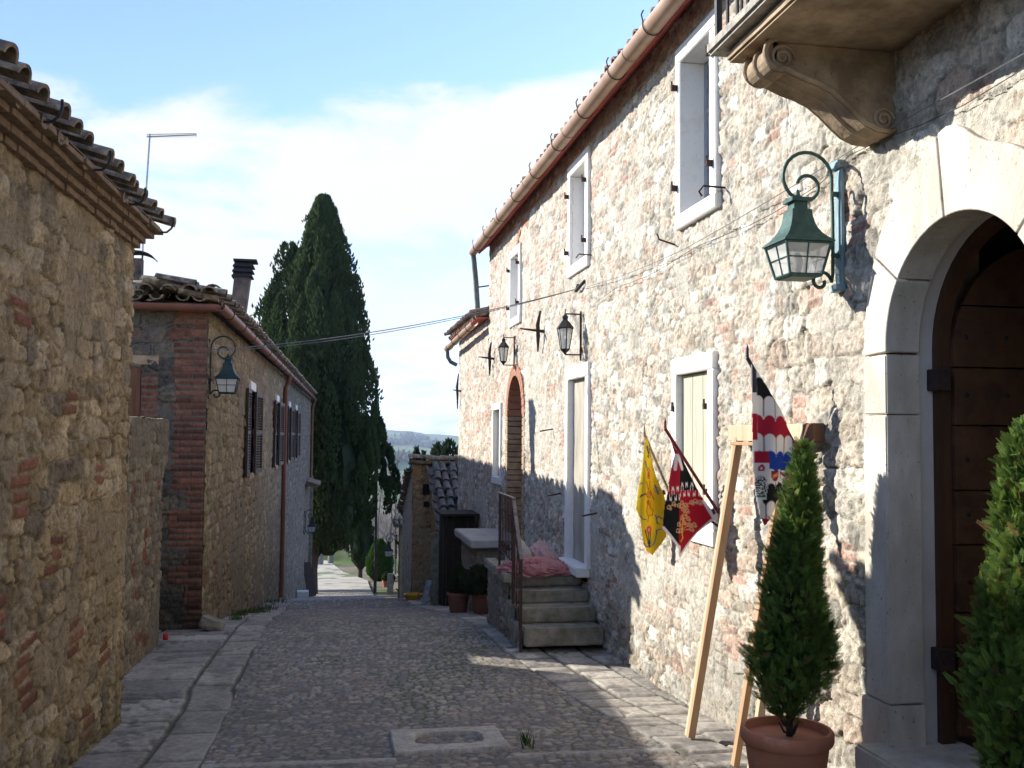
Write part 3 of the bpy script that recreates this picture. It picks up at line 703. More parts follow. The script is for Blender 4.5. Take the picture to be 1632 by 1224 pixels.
# ---- gutters, fascia and roof
def fascia(y0, y1, z, xo): return MB().box(XW-xo, XW+.4, y0, y1, z, z+.025)
fo = fascia(-2, 16.35, TOPW+.002, .20).build('eave_board', m_fascia, house)
b = MB(); b.prism([(XW-.20, TOPW-.12), (XW-.15, TOPW-.15), (XW-.02, TOPW-.03), (XW+.05, TOPW-.001), (XW-.20, TOPW-.001)], 'y', -1.9, 16.34)
b.build('fascia_board', m_fascia, house)
GX, GZ_ = XW-.245, 3.08
g1 = gutter_mb((GX, -2, GZ_-.04), (GX, 16.45, GZ_+.02), .072).build('gutter', m_gutter, house, True); g1['label'] = 'tan copper upper gutter'
for i in range(8): pts = ring_arc((GX, 1.2+i*2.1, GZ_-.03+i*.007), (0, 1, 0), .0745, .004, 170, 370); MB().tube(pts, .004, 5).build('seam', m_gutter, g1)
for i, y in enumerate((2.4, 3.3, 4.2, 5.1, 6.05, 6.95, 7.9, 8.95, 10.05, 11.2, 12.4, 13.6, 14.8, 15.9)):
    zc = GZ_-.04+.06*(y+2)/18.45
    pts = ring_arc((GX, y, zc), (0, 1, 0), .079, .004, 165, 375); b = MB(); b.tube(pts, .005, 5)
    e = pts[0] if pts[0].x < GX else pts[-1]
    b.tube([e, e+Vector((-.012, 0, .05)), e+Vector((.004, 0, .085))], .006, 5)
    b.build('gutter_hook', m_rust, g1)
b = coppi(MB(), (XW-.14, -1.0, TOPW-.085), (0, 1, 0), (1, 0, .33), 17.2, 1.4, seed=3, rad=.055, pitch=.2, jit=.014)
rf = b.build('roof', m_tile, house, True)
MB().add([(XW-.2, -2, TOPW+.029), (XW-.2, 16.3, TOPW+.029), (6.2, 16.3, TOPW+1.25), (6.2, -2, TOPW+1.25), (XW-.2, -2, TOPW+.028), (XW-.2, 16.3, TOPW+.028), (6.2, 16.3, TOPW+.0), (6.2, -2, TOPW+.0)],
         [(0, 1, 2, 3), (0, 4, 5, 1), (1, 5, 6, 2), (3, 2, 6, 7), (0, 3, 7, 4)]).build('roof_deck', m_tile, rf)
# upper downpipe at the far corner
b = MB(); b.tube([(GX, 16.40, GZ_-.05), (GX+.01, 16.40, GZ_-.12), (GX+.05, 16.42, 2.6), (GX+.09, 16.42, 2.05)], .045, 12)
dp = b.build('downpipe', m_lead, house, True)
MB().tube([(GX+.06, 16.42, 2.5), (XW+.1, 16.2, 2.52)], .012, 6).build('pipe_bracket', m_rust, dp)
# lower roof part
fascia(16.2, 20.1, 1.952, .20).build('eave_board', m_fascia, house)
g2 = gutter_mb((XW-.23, 16.3, 1.89), (XW-.23, 20.25, 1.80), .065).build('gutter', m_gutter, house, True); g2['label'] = 'lower far gutter'
for y in (16.9, 17.9, 18.9, 19.8): MB().tube(ring_arc((XW-.23, y, 1.89-.09*(y-16.3)/3.95), (0, 1, 0), .072, .004, 165, 375), .005, 5).build('gutter_hook', m_rust, g2)
b = coppi(MB(), (XW-.22, 16.25, 1.95), (0, 1, 0), (1, 0, .33), 3.8, 1.4, seed=5); rf2 = b.build('roof', m_tile, house, True); rf2['label'] = 'low tiled far roof'
MB().add([(XW-.2, 16.2, 1.98), (XW-.2, 20.1, 1.98), (6.2, 20.1, 3.15), (6.2, 16.2, 3.15)], [(0, 1, 2, 3)]).build('roof_deck', m_tile, rf2)
MB().tube([(XW-.23, 20.18, 1.76), (XW-.22, 20.18, 1.62), (XW-.16, 20.17, 1.52), (XW-.05, 20.1, 1.46)], .04, 10).build('downpipe', m_lead, house, True)
# iron wall anchors
for k, (y, z0, z1, ln) in enumerate(((11.86, 1.05, 1.53, .30), (15.62, .98, 1.50, .26), (19.7, .55, 1.25, .16))):
    b = MB(); b.tube([(XW-.07, y-.10, z1), (XW-.085, y-.02, (z0+z1)/2+.08), (XW-.07, y+.02, (z0+z1)/2-.05), (XW-.06, y+.08, z0)], [.012, .026, .026, .010], 7)
    b.tube([(XW+.02, y, (z0+z1)/2), (XW-ln, y, (z0+z1)/2+.03)], [.022, .009], 7)
    b.build('wall_anchor', m_rust, house, True)

# ---- balcony
bal = bpy.data.objects.new('balcony', None); C.objects.link(bal); bal.parent = house; ORG[bal.name] = ORG[house.name]; bal['label'] = 'stone balcony on scrolled corbels over the arched door'
rough_box('slab', XW-.71, XW+.02, 1.3, 4.44, 1.80, 1.855, m_corbel, bal, .004, .08, .012, 3)
rough_box('slab_edge', XW-.78, XW+.02, 1.2, 4.52, 1.858, 1.925, m_lichen, bal, .004, .06, .015, 4)
def corbel(y0, y1):
    # side profile in (x, z): volute at the tip, S curve back to the wall
    prof = [(XW+.02, 1.795), (XW-.60, 1.795)]
    cx, cz = XW-.575, 1.725
    for i in range(11):
        t = R(100+19*i); prof.append((cx+.075*math.cos(t), cz+.072*math.sin(t)))
    for (x, z) in ((.47, 1.625), (.40, 1.605), (.33, 1.575), (.27, 1.53), (.21, 1.475), (.16, 1.435), (.10, 1.41), (.04, 1.405), (.0, 1.42), (-.02, 1.44)): prof.append((XW-x, z))
    c = MB().prism(prof, 'y', y0, y1).build('corbel', m_corbel, bal, bevel=.008)
    c['label'] = 'scrolled stone corbel'
    b = MB()
    low = prof[2:]
    for yy in (y0-.012, y1+.012):      # roll mouldings following the curve
        b.tube([(x-.002, yy, z+.016) for x, z in low], .013, 8)
    for yy, rr_ in (((y0+y1)/2, .012),): b.tube([(x-.003, yy, z+.006) for x, z in low], rr_, 8)
    b.build('moulding', m_corbel, c, True)
    for yy in (y0-.004, y1+.004):
        for (vx, vz, r0) in ((XW-.565, 1.725, .062), (XW-.07, 1.475, .055)):
            MB().tube([(vx+r0*(1-i/34)*math.cos(i*.42), yy, vz+r0*(1-i/34)*math.sin(i*.42)) for i in range(30)], .009, 6).build('volute', m_corbel, c, True)
corbel(4.14, 4.34); corbel(1.55, 1.75)
b = MB()
for i in range(26): y = 4.46-i*.115; b.tube([(XW-.74, y, 1.92), (XW-.74, y, 2.85)], .009, 6)
for x in (XW-.62, XW-.5, XW-.38, XW-.26, XW-.14): b.tube([(x, 4.46, 1.92), (x, 4.46, 2.85)], .009, 6)
b.bar((XW-.74, 1.3, 2.86), (XW-.74, 4.47, 2.86), .04, .02); b.bar((XW-.74, 4.46, 2.86), (XW, 4.46, 2.86), .04, .02)
b.tube([(XW-.74, 4.46, 1.9), (XW-.74, 4.46, 2.9)], .02, 8)
b.build('railing', m_iron, bal)

# ------------------------------------------------------------------ near house on the left
M1 = .0477; X1 = lambda y: -1.33+M1*(y-6.98)
pal_l = [(.37, .275, .155), (.43, .33, .195), (.31, .23, .13), (.40, .31, .19), (.35, .26, .145), (.25, .20, .135), (.46, .365, .235)]
LBR = []
_r = random.Random(5)
for (by, bz, nb) in ((5.05, -.15, 4), (5.5, -.55, 3), (5.15, -1.0, 5), (5.9, -1.05, 3), (4.75, -.75, 3), (6.3, -.2, 2), (4.9, .6, 2), (6.55, -1.3, 2), (5.7, .2, 2), (6.2, -1.6, 3), (4.7, -1.3, 3)):
    a0 = _r.uniform(-.10, .10)
    for q in range(nb): LBR.append((by+_r.uniform(-.06, .06), bz-q*.072, a0+_r.uniform(-.06, .06), _r.uniform(.16, .26), _r.uniform(.05, .062), _r.uniform(.7, 1.2)))
def pat_l(u, v):
    h, c = masonry(u, v, 21, .20, .115, pal_l, (.27, .205, .125), (.25, .10, .06), pb=0, depth=.019, flush=.36, wob=.05, mw=(.02, .12), rough=.008)
    for (by, bz, a, l, w_, t) in LBR:
        du, dv = (u-by)*math.cos(a)+(v-bz)*math.sin(a), -(u-by)*math.sin(a)+(v-bz)*math.cos(a)
        e = np.minimum(l/2-np.abs(du), w_/2-np.abs(dv))+.008*(fbm(u*30, v*30, 47, 2)-.5); m = sst(0, .008, e)
        c = c*(1-m[..., None])+np.array((.22, .095, .055))*t*m[..., None]*(.7+.6*fbm(u*25, v*25, 49, 3))[..., None]; h = h*(1-m)+.016*m
        g = sst(-.016, -.004, e)*(1-m); h = h*(1-g)+.004*g
    f = sst(-1.35, -1.9, v+.3*(fbm(u*2.2, v*1.5, 45, 4)-.5))[..., None]
    c = c*(1-.45*f)+np.array((.03, .04, .015))*f*.5
    return h, c
nh = thing('near_stone_house', 'near ochre rubble stone house in shade at the left edge, with corbelled tile eave', 'house', (-1.33, 6.98, -1.9))
P1 = lambda u, v, h: np.stack([X1(u)+h, u, v], -1)
segs = [(spaced(-3, 3.4, lambda y: .022), np.append(np.arange(-2.05, 1.34, .022), 1.36)), (spaced(3.4, 6.98, lambda y: .012), np.linspace(-2.05, 1.36, 340))]
wall_mesh('wall', segs, P1, pat_l, m_stone2, nh)
P1e = lambda u, v, h: np.stack([-1.33-u, 6.98+h, v], -1)
wall_mesh('end_wall', [(spaced(-.01, 4.0, lambda y: .04), np.linspace(-2.05, 1.5, 90))], P1e, lambda u, v: pat_l(u+20, v), m_stone2, nh)
b = MB()
b.prism([(X1(-3)-.03, -3), (X1(6.9)-.03, 6.95), (-5.4, 6.95), (-5.4, -3)], 'z', -2.6, 1.36)
b.build('wall_core', m_stone2 and m_cbrick, nh)
b = MB()
for k, (zz0, zz1, o_) in enumerate(((1.255, 1.290, .04), (1.292, 1.330, .075), (1.332, 1.365, .12), (1.367, 1.395, .165))):
    y = -2.5
    rnd = random.Random(k)
    while y < 7.0+o_*.6:
        ln = rnd.uniform(.22, .32) if k % 2 else rnd.uniform(.12, .16); y2 = min(y+ln, 7.02+o_*.6); oo = o_+rnd.uniform(-.008, .008)
        b.add([(X1(y)-.05, y, zz0), (X1(y)+oo, y, zz0), (X1(y2)+oo, y2-.006, zz0), (X1(y2)-.05, y2-.006, zz0), (X1(y)-.05, y, zz1), (X1(y)+oo, y, zz1), (X1(y2)+oo, y2-.006, zz1), (X1(y2)-.05, y2-.006, zz1)],
              [(0, 3, 2, 1), (4, 5, 6, 7), (0, 1, 5, 4), (1, 2, 6, 5), (2, 3, 7, 6), (3, 0, 4, 7)]); y += ln
co = b.build('cornice', m_cbrick, nh, bevel=.005); co['kind'] = 'stuff' if False else 'thing'; del co['kind']
d1 = Vector((M1, 1, 0)).normalized(); up1 = Vector((-1, M1, .36)).normalized()
b = coppi(MB(), (X1(-2.4)+.145, -2.4, 1.345), d1, up1, 9.42, 2.6, pitch=.235, rad=.068, seed=9, jit=.016, n=8)
m_tile3 = mat('brown_lichened_tiles', (.25, .185, .125), (.09, .075, .055), 11, .95, bstr=.9, bd=.012, c3=(.40, .35, .25), pos=(.38, .56))
r1_ = b.build('roof', m_tile3, nh, True)
MB().prism([(X1(-3)+.16, -3), (X1(7)+.16, 7.06), (-4.2, 7.06), (-4.2, -3)], 'z', 1.407, 1.412).build('roof_deck', m_cbrick, r1_)
for k, y in enumerate((4.62, 5.42, 6.2, 7.02)):
    x = X1(y)
    pts = [(x+.12, y, 1.395), (x+.17, y, 1.37), (x+.21, y, 1.372), (x+.24, y, 1.40), (x+.252, y, 1.44), (x+.25, y, 1.475)]
    MB().tube(pts, .007, 6).build('gutter_hook', m_iron, nh, True)

# ------------------------------------------------------------------ low garden wall
gw = thing('low_garden_wall', 'waist high mossy stone wall linking the near house and the brick cornered house', 'wall', (-1.6, 9, -2))
def pat_g(u, v): return masonry(u, v, 41, .17, .10, [(.25, .20, .125), (.29, .235, .155), (.21, .17, .115), (.26, .215, .15)], (.17, .14, .10), (.2, .07, .04), pb=.06, depth=.022, flush=.45, mw=(.05, .22))
PG = lambda u, v, h: np.stack([-1.60+h-.10*sst(10.1, 10.45, u)*sst(-.25, -.55, v), u, v], -1)
wall_mesh('face', [(spaced(6.9, 10.42, lambda y: .022), np.linspace(-2.15, .14, 150))], PG, pat_g, m_stone2, gw)
PGe = lambda u, v, h: np.stack([-1.60-u-.10*sst(-.25, -.55, v), 10.42+h*.5, v], -1)
wall_mesh('end_face', [(np.linspace(0, .4, 24), np.linspace(-2.15, .14, 120))], lambda u, v, h: PGe(u, v, h), pat_g, m_stone2, gw, flip=True)
wall_mesh('coping', [(spaced(6.9, 10.44, lambda y: .03), np.linspace(0, .42, 16))], lambda u, v, h: np.stack([-1.60-v+.015, u, .14+h*.6+.02*(fbm(u*3, v*5, 3)-.5)], -1), lambda u, v: (masonry(u, v, 43, .3, .2, [(.40, .34, .24)], (.3, .25, .18), depth=.02)[0], np.array((.36, .31, .22))*(.7+.5*fbm(u*6, v*6, 4))[..., None]), m_stone2, gw, flip=True)
MB().box(-2.0, -1.72, 6.9, 10.38, -2.5, .13).build('wall_core', m_cbrick, gw)

gr_ = rough_box('sun_blocking_return', -2.75, -2.45, 9.9, 13.4, -2.5, .17, m_stone2 and m_corbel, None, .02, .12, .03, 17); gr_.name = 'sun_blocking_wall'; gr_['kind'] = 'thing'; tag(gr_, 'unseen added stone wall blocking the sun in the passage behind the garden wall end', 'wall')  # unseen wall added to stop sun coming through the passage
# ------------------------------------------------------------------ brick cornered house
M2 = .0236; Y2 = 11.4; X2 = lambda y: -1.36+M2*(y-Y2)
bh = thing('brick_cornered_house', 'long stone house with red brick corner, dark louvred shutters and sooty leaning chimney', 'house', (-1.36, 11.4, -2.1))
pal_b = [(.31, .235, .135), (.36, .28, .17), (.26, .20, .12), (.33, .26, .17), (.28, .215, .13)]
def pat_b(u, v):
    h, c = masonry(u, v, 51, .22, .15, pal_b, (.215, .17, .11), (.25, .10, .055), pb=.03, depth=.026, flush=.35, mw=(.05, .2))
    g = sst(22.5, 24, u)[..., None]; c = c*(1-g)+(c.mean(-1, keepdims=True)*np.array((.92, .78, .62)))*g
    # darker towards the foot of the wall
    f = sst(-.9, -1.9, v-gz(u)-2.1+.4*(fbm(u*1.2, v*1.5, 46, 4)-.5))[..., None]
    return h, c*(1-.25*f)
P2 = lambda u, v, h: np.stack([X2(u)+h, u, v], -1)
wins = [(16.3, .72, .72, -.62), (21.5, .72, .72, -.64), (25.4, .72, .72, -.63), (28.3, .72, .72, -.64)]
WH = .42
holes_b = [rect(y-WH, y+WH, zb+.02, zt-.02) for y, _, zt, zb in wins]
segs = [(spaced(11.4, 17, lambda y: .028), np.linspace(-3.1, 1.38, 250)), (spaced(17, 37.8, lambda y: .07), np.linspace(-6.4, 1.38, 260))]
wall_mesh('wall', segs, P2, pat_b, m_stone2, bh, holes_b)
# end wall with brick quoins
pal_e = [(.13, .12, .10), (.18, .16, .125), (.27, .22, .15), (.11, .105, .095), (.21, .18, .135)]
def pat_e(u, v):      # u from the corner inwards
    h, c = masonry(u, v, 61, .36, .17, pal_e, (.15, .135, .115), (.24, .095, .058), pb=.12, depth=.02, flush=.45, mw=(.05, .2))
    row = np.floor(v/.068); grp = np.floor(row/3); ln = .14+.17*(hsh(grp, grp*0, 7) > .45)+.05*hsh(row, row*0, 8)
    q = (u < ln)
    fv_ = (v/.068) % 1; fu_ = ((u+.13*(row % 2))/.27) % 1
    m = sst(.06, .2, np.minimum(fv_, 1-fv_))*sst(.02, .06, np.minimum(fu_, 1-fu_)+.02)
    bc = np.array((.235, .105, .07))*(.55+.8*hsh(np.floor((u+.13*(row % 2))/.27), row, 9))[..., None]*(.75+.5*fbm(u*20, v*20, 10, 3))[..., None]
    mc = np.array((.19, .165, .135)); bc = mc*(1-m[..., None])+bc*m[..., None]
    c = np.where(q[..., None], bc, c); h = np.where(q, .018*m+.004*fbm(u*30, v*30, 11), h)
    # plastered pale patch and bricks round the little shutter
    q2 = (u > .50) & (u < .70) & (v < .66) & (v > .05); c = np.where(q2[..., None], bc, c)
    f = sst(-1.0, -2.0, v)[..., None]; c = c*(1-.5*f)
    return h, c
P2e = lambda u, v, h: np.stack([-1.36-u, Y2-h, v], -1)
wall_mesh('end_wall', [(np.linspace(-.012, .93, 110), np.linspace(-2.4, 1.38, 270))], P2e, pat_e, m_stone2, bh, [rect(.68, 1.2, .13, .73)], flip=True)
EX = -2.28      # the end wall steps back beyond this
b = MB(); b.prism([(X2(11.4)-.04, 11.45), (X2(15.85)-.04, 15.85), (-7, 15.85), (-7, 13.6), (EX, 13.6), (EX, 11.45)], 'z', -3.2, 1.37)
for (a, c_) in ((15.85, 16.75), (21.05, 21.95), (24.95, 25.85), (27.85, 28.75)):
    b.prism([(X2(a)-.22, a), (X2(c_)-.22, c_), (-7, c_), (-7, a)], 'z', -7, 1.37)
for (a, c_) in ((16.75, 21.05), (21.95, 24.95), (25.85, 27.85), (28.75, 37.8)):
    b.prism([(X2(a)-.04, a), (X2(c_)-.04, c_), (-7, c_), (-7, a)], 'z', -7, 1.37)
b.build('wall_core', m_cbrick, bh)
# pale lintel and plank shutter of the end wall
rough_box('lintel', -2.28, -1.84, Y2-.02, Y2+.12, .74, .88, m_corbel, bh, .008, .06, .02, 12)
b = MB()
for k in range(1, 4): b.box(-2.43+k*.13-.13, -2.43+k*.13-.006, Y2-.02, Y2+.02, .13, .73)
s_ = b.build('shutter', m_shutw, bh, bevel=.003); s_['label'] = 'brown plank shutter in the end wall'
# louvred shutters, folded back either side of each window
def louvred(y0, y1, z0, z1, sgn, parent):
    """leaf hinged at y0, opening to y1, standing a little off the wall"""
    b = MB(); A = Vector((X2(y0)+.03, y0, 0)); Bv = Vector((X2(y1)+(.055 if sgn < 0 else .075), y1, 0)); d = (Bv-A).normalized(); nrm = Vector((d.y, -d.x, 0))
    Wd = (Bv-A).length
    def P(s, t, z): q = A+d*s+nrm*t; return (q.x, q.y, z)
    def bx(s0, s1, t0, t1, za, zb):
        b.add([P(s, t, z) for z in (za, zb) for t in (t0, t1) for s in (s0, s1)], [(0, 2, 3, 1), (4, 5, 7, 6), (0, 1, 5, 4), (2, 6, 7, 3), (0, 4, 6, 2), (1, 3, 7, 5)])
    for s0, s1 in ((0, .05), (Wd-.05, Wd)): bx(s0, s1, -.018, .018, z0, z1)
    for za, zb in ((z0, z0+.07), (z1-.07, z1), ((z0+z1)/2-.03, (z0+z1)/2+.03)): bx(.05, Wd-.05, -.017, .017, za, zb)
    z = z0+.08
    while z < z1-.09:
        b.add([P(s, t, zq) for (t, zq) in ((-.016, z), (.016, z+.028), (.016, z+.034), (-.016, z+.006)) for s in (.05, Wd-.05)], [(0, 1, 3, 2), (4, 5, 7, 6), (2, 3, 5, 4), (6, 7, 1, 0)]); z += .042
    return b.build('shutter', m_shut, parent)
for k, (yc, _, zt, zb) in enumerate(wins):
    wf = bpy.data.objects.new('window', None); C.objects.link(wf); wf.parent = bh; ORG[wf.name] = ORG[bh.name]
    x = X2(yc)
    rough_box('lintel', x-.15, x+.035, yc-WH-.1, yc+WH+.1, zt-.02, zt+.12, m_white, wf, .004, .15, .008, k)
    rough_box('sill', x-.15, x+.035, yc-WH-.02, yc+WH+.02, zb-.07, zb+.01, m_corbel, wf, .004, .15, .008, k+9)
    b = MB(); b.box(x-.15, x-.10, yc-WH, yc-WH+.06, zb, zt); b.box(x-.15, x-.10, yc+WH-.06, yc+WH, zb, zt); b.box(x-.148, x-.102, yc-.03, yc+.03, zb, zt)
    for z in (zb+.03, (zb+zt)/2, zt-.03): b.box(x-.146, x-.104, yc-WH, yc+WH, z-.025, z+.025)
    b.build('sash', m_plaster, wf)
    MB().box(x-.135, x-.13, yc-WH, yc+WH, zb, zt).build('pane', m_winglass, wf)
    louvred(yc-WH, yc-WH-.68, zb, zt-.02, -1, wf); louvred(yc+WH, yc+WH+.68, zb, zt-.02, 1, wf)
# gutters
EZ = 1.40
ga = gutter_mb((X2(11.2)+.16, 11.12, EZ), (X2(37.9)+.16, 37.9, EZ-.06), .062).build('gutter', m_gutter2, bh, True)
gb = gutter_mb((EX-.02, 11.18, EZ-.004), (X2(11.2)+.16, 11.18, EZ-.004), .062).build('gutter', m_gutter2, bh, True)
for i in range(20):
    y = 11.9+i*1.3; MB().tube(ring_arc((X2(y)+.16, y, EZ-.06*(y-11.2)/26.7), (0, 1, 0), .067, .004, 168, 372), .006, 5).build('gutter_strap', m_rust, ga)
MB().box(EX-.02, X2(11.2)+.10, 11.22, 11.6, EZ-.01, EZ+.015).build('eave_board', m_cbrick, bh)
b = MB(); b.prism([(X2(11.2)+.10, 11.22), (X2(37.8)+.10, 37.85), (X2(37.8)-.3, 37.85), (X2(11.2)-.3, 11.22)], 'z', EZ+.016, EZ+.03); b.build('eave_board', m_cbrick, bh)
b = MB(); b.tube([(X2(22.9)+.16, 22.9, EZ-.08), (X2(22.9)+.15, 22.9, EZ-.18), (X2(22.9)+.08, 22.95, EZ-.34), (X2(22.95)+.075, 22.95, -3.6)], .05, 12)
b.build('downpipe', m_gutter2, bh, True)
b = MB(); b.tube([(X2(37.3)+.16, 37.3, EZ-.12), (X2(37.3)+.08, 37.35, EZ-.4), (X2(37.3)+.075, 37.4, -1.6)], .05, 10); b.build('downpipe', m_gutter2, bh, True)
# hipped roof
b = coppi(MB(), (X2(11.2)+.14, 11.14, EZ+.03), (M2, 1, 0), (-1, M2, .27), 2.3, .80, pitch=.22, rad=.078, seed=10, jit=.018, n=5)
b = coppi(b, (X2(13.6)+.14, 13.6, EZ+.03), (M2, 1, 0), (-1, M2, .33), 24.0, 2.8, pitch=.22, rad=.085, seed=11, jit=.014, n=4)
rm = b.build('roof', m_tile3, bh, True)
b = coppi(MB(), (EX, 11.12, EZ+.03), (1, 0, 0), (0, 1, .22), 1.05, .75, pitch=.22, rad=.078, seed=12, jit=.03)
rnd = random.Random(4)
for i in range(12):      # loose ridge and hip tiles piled along the corner
    t = rnd.random(); c = (-1.6-t*.65, 11.35+t*.8+rnd.uniform(-.1, .3), EZ+.06+t*.20+rnd.uniform(0, .04)); a = rnd.uniform(.5, 1.1)
    coppi(b, c, (math.cos(a), math.sin(a), 0), (-math.sin(a), math.cos(a), .25+rnd.uniform(-.15, .15)), .05, .4, pitch=.3, seed=i, jit=.02, rad=.085)
r2_ = b.build('hip_tiles', m_tile3, rm, True)
MB().add([(X2(11.2)+.1, 11.2, EZ+.031), (X2(37.8)+.1, 37.8, EZ+.031), (-4.3, 36, EZ+1.0), (-4.3, 14.9, EZ+1.0), (-7.4, 13.5, EZ+.031), (-7.4, 37.8, EZ+.031), (EX, 11.2, EZ+.031), (EX, 13.5, EZ+.37)],
         [(0, 1, 2, 3), (0, 3, 7), (0, 7, 6), (7, 3, 4), (4, 3, 2, 5), (5, 2, 1)]).build('roof_deck', m_tile2, rm)
# chimney with louvred cap
ch = bpy.data.objects.new('chimney', None); C.objects.link(ch); ch.parent = bh; ORG[ch.name] = ORG[bh.name]; ch['label'] = 'leaning sooty chimney with black louvred top'
def cx_(z): return -1.375+.10*(z-1.6)
b = MB(); w0, w1_ = .10, .115; yb = 15.0
b.add([(cx_(z)+sx*w, yb+sy*w, z) for (z, w) in ((1.45, .105), (2.30, .115)) for sx, sy in ((-1, -1), (1, -1), (1, 1), (-1, 1))],
      [(0, 1, 5, 4), (1, 2, 6, 5), (2, 3, 7, 6), (3, 0, 4, 7), (4, 5, 6, 7)]); b.build('shaft', m_soot, ch, bevel=.01)
b = MB()
for k in range(3):
    z = 2.30+k*.075; x = cx_(z)
    b.add([(x+sx*w, yb+sy*w, zq) for (zq, w) in ((z, .150), (z+.012, .150), (z+.065, .115)) for sx, sy in ((-1, -1), (1, -1), (1, 1), (-1, 1))],
          [(0, 3, 2, 1), (0, 1, 5, 4), (1, 2, 6, 5), (2, 3, 7, 6), (3, 0, 4, 7), (4, 5, 9, 8), (5, 6, 10, 9), (6, 7, 11, 10), (7, 4, 8, 11), (8, 9, 10, 11)])
x = cx_(2.53); b.box(x-.15, x+.18, yb-.16, yb+.16, 2.53, 2.56)
b.build('louvres', m_sootd, ch)
ch2 = bpy.data.objects.new('chimney', None); C.objects.link(ch2); ch2.parent = bh; ORG[ch2.name] = ORG[bh.name]; ch2['label'] = 'small flue with a curved black lid'
MB().box(-2.50, -2.36, 13.0, 13.14, 1.6, 2.20).build('shaft', m_soot, ch2, bevel=.006)
b = MB(); b.add([(-2.43+.24*math.cos(R(20+14*i)), y, 2.14+.13*math.sin(R(20+14*i))+dz) for i in range(11) for y in (12.93, 13.2) for dz in (0, .018)],
          [(4*i+a, 4*i+b_, 4*i+4+b_, 4*i+4+a) for i in range(10) for a, b_ in ((0, 2), (3, 1), (1, 0), (2, 3))]+[(0, 1, 3, 2), (40, 42, 43, 41)]); b.build('lid', m_sootd, ch2)
# little tiled canopy and pale end pier beyond
cn = coppi(MB(), (X2(34.2)+.42, 34.2, -1.78), (0, 1, 0), (-1, 0, .4), 2.6, .5, seed=15).build('canopy', m_tile, bh, True)
rough_box('end_pier', X2(37.7)-.3, X2(37.7)+.14, 37.7, 38.1, -6.3, -1.5, m_step, bh, .01, .2, .02, 3)

ant = thing('tv_antenna', 'thin tv antenna with long comb boom on a bare mast above the left roofs', 'antenna', (-2.36, 13.2, 1.6))
MB().tube([(-2.40, 13.2, 1.5), (-2.385, 13.2, 2.6), (-2.34, 13.2, 3.84)], .012, 6).build('mast', m_steel, ant, True)
b = MB(); b.tube([(-2.38, 13.2, 3.80), (-1.76, 13.15, 3.85)], .008, 5)
b.tube([(-2.38, 13.2, 3.83), (-1.76, 13.15, 3.87)], .004, 4)
for i in range(22): x = -2.36+i*.028; b.tube([(x, 13.09, 3.81+i*.0022), (x, 13.29, 3.81+i*.0022)], .0035, 4)
b.build('boom', m_steel, ant)

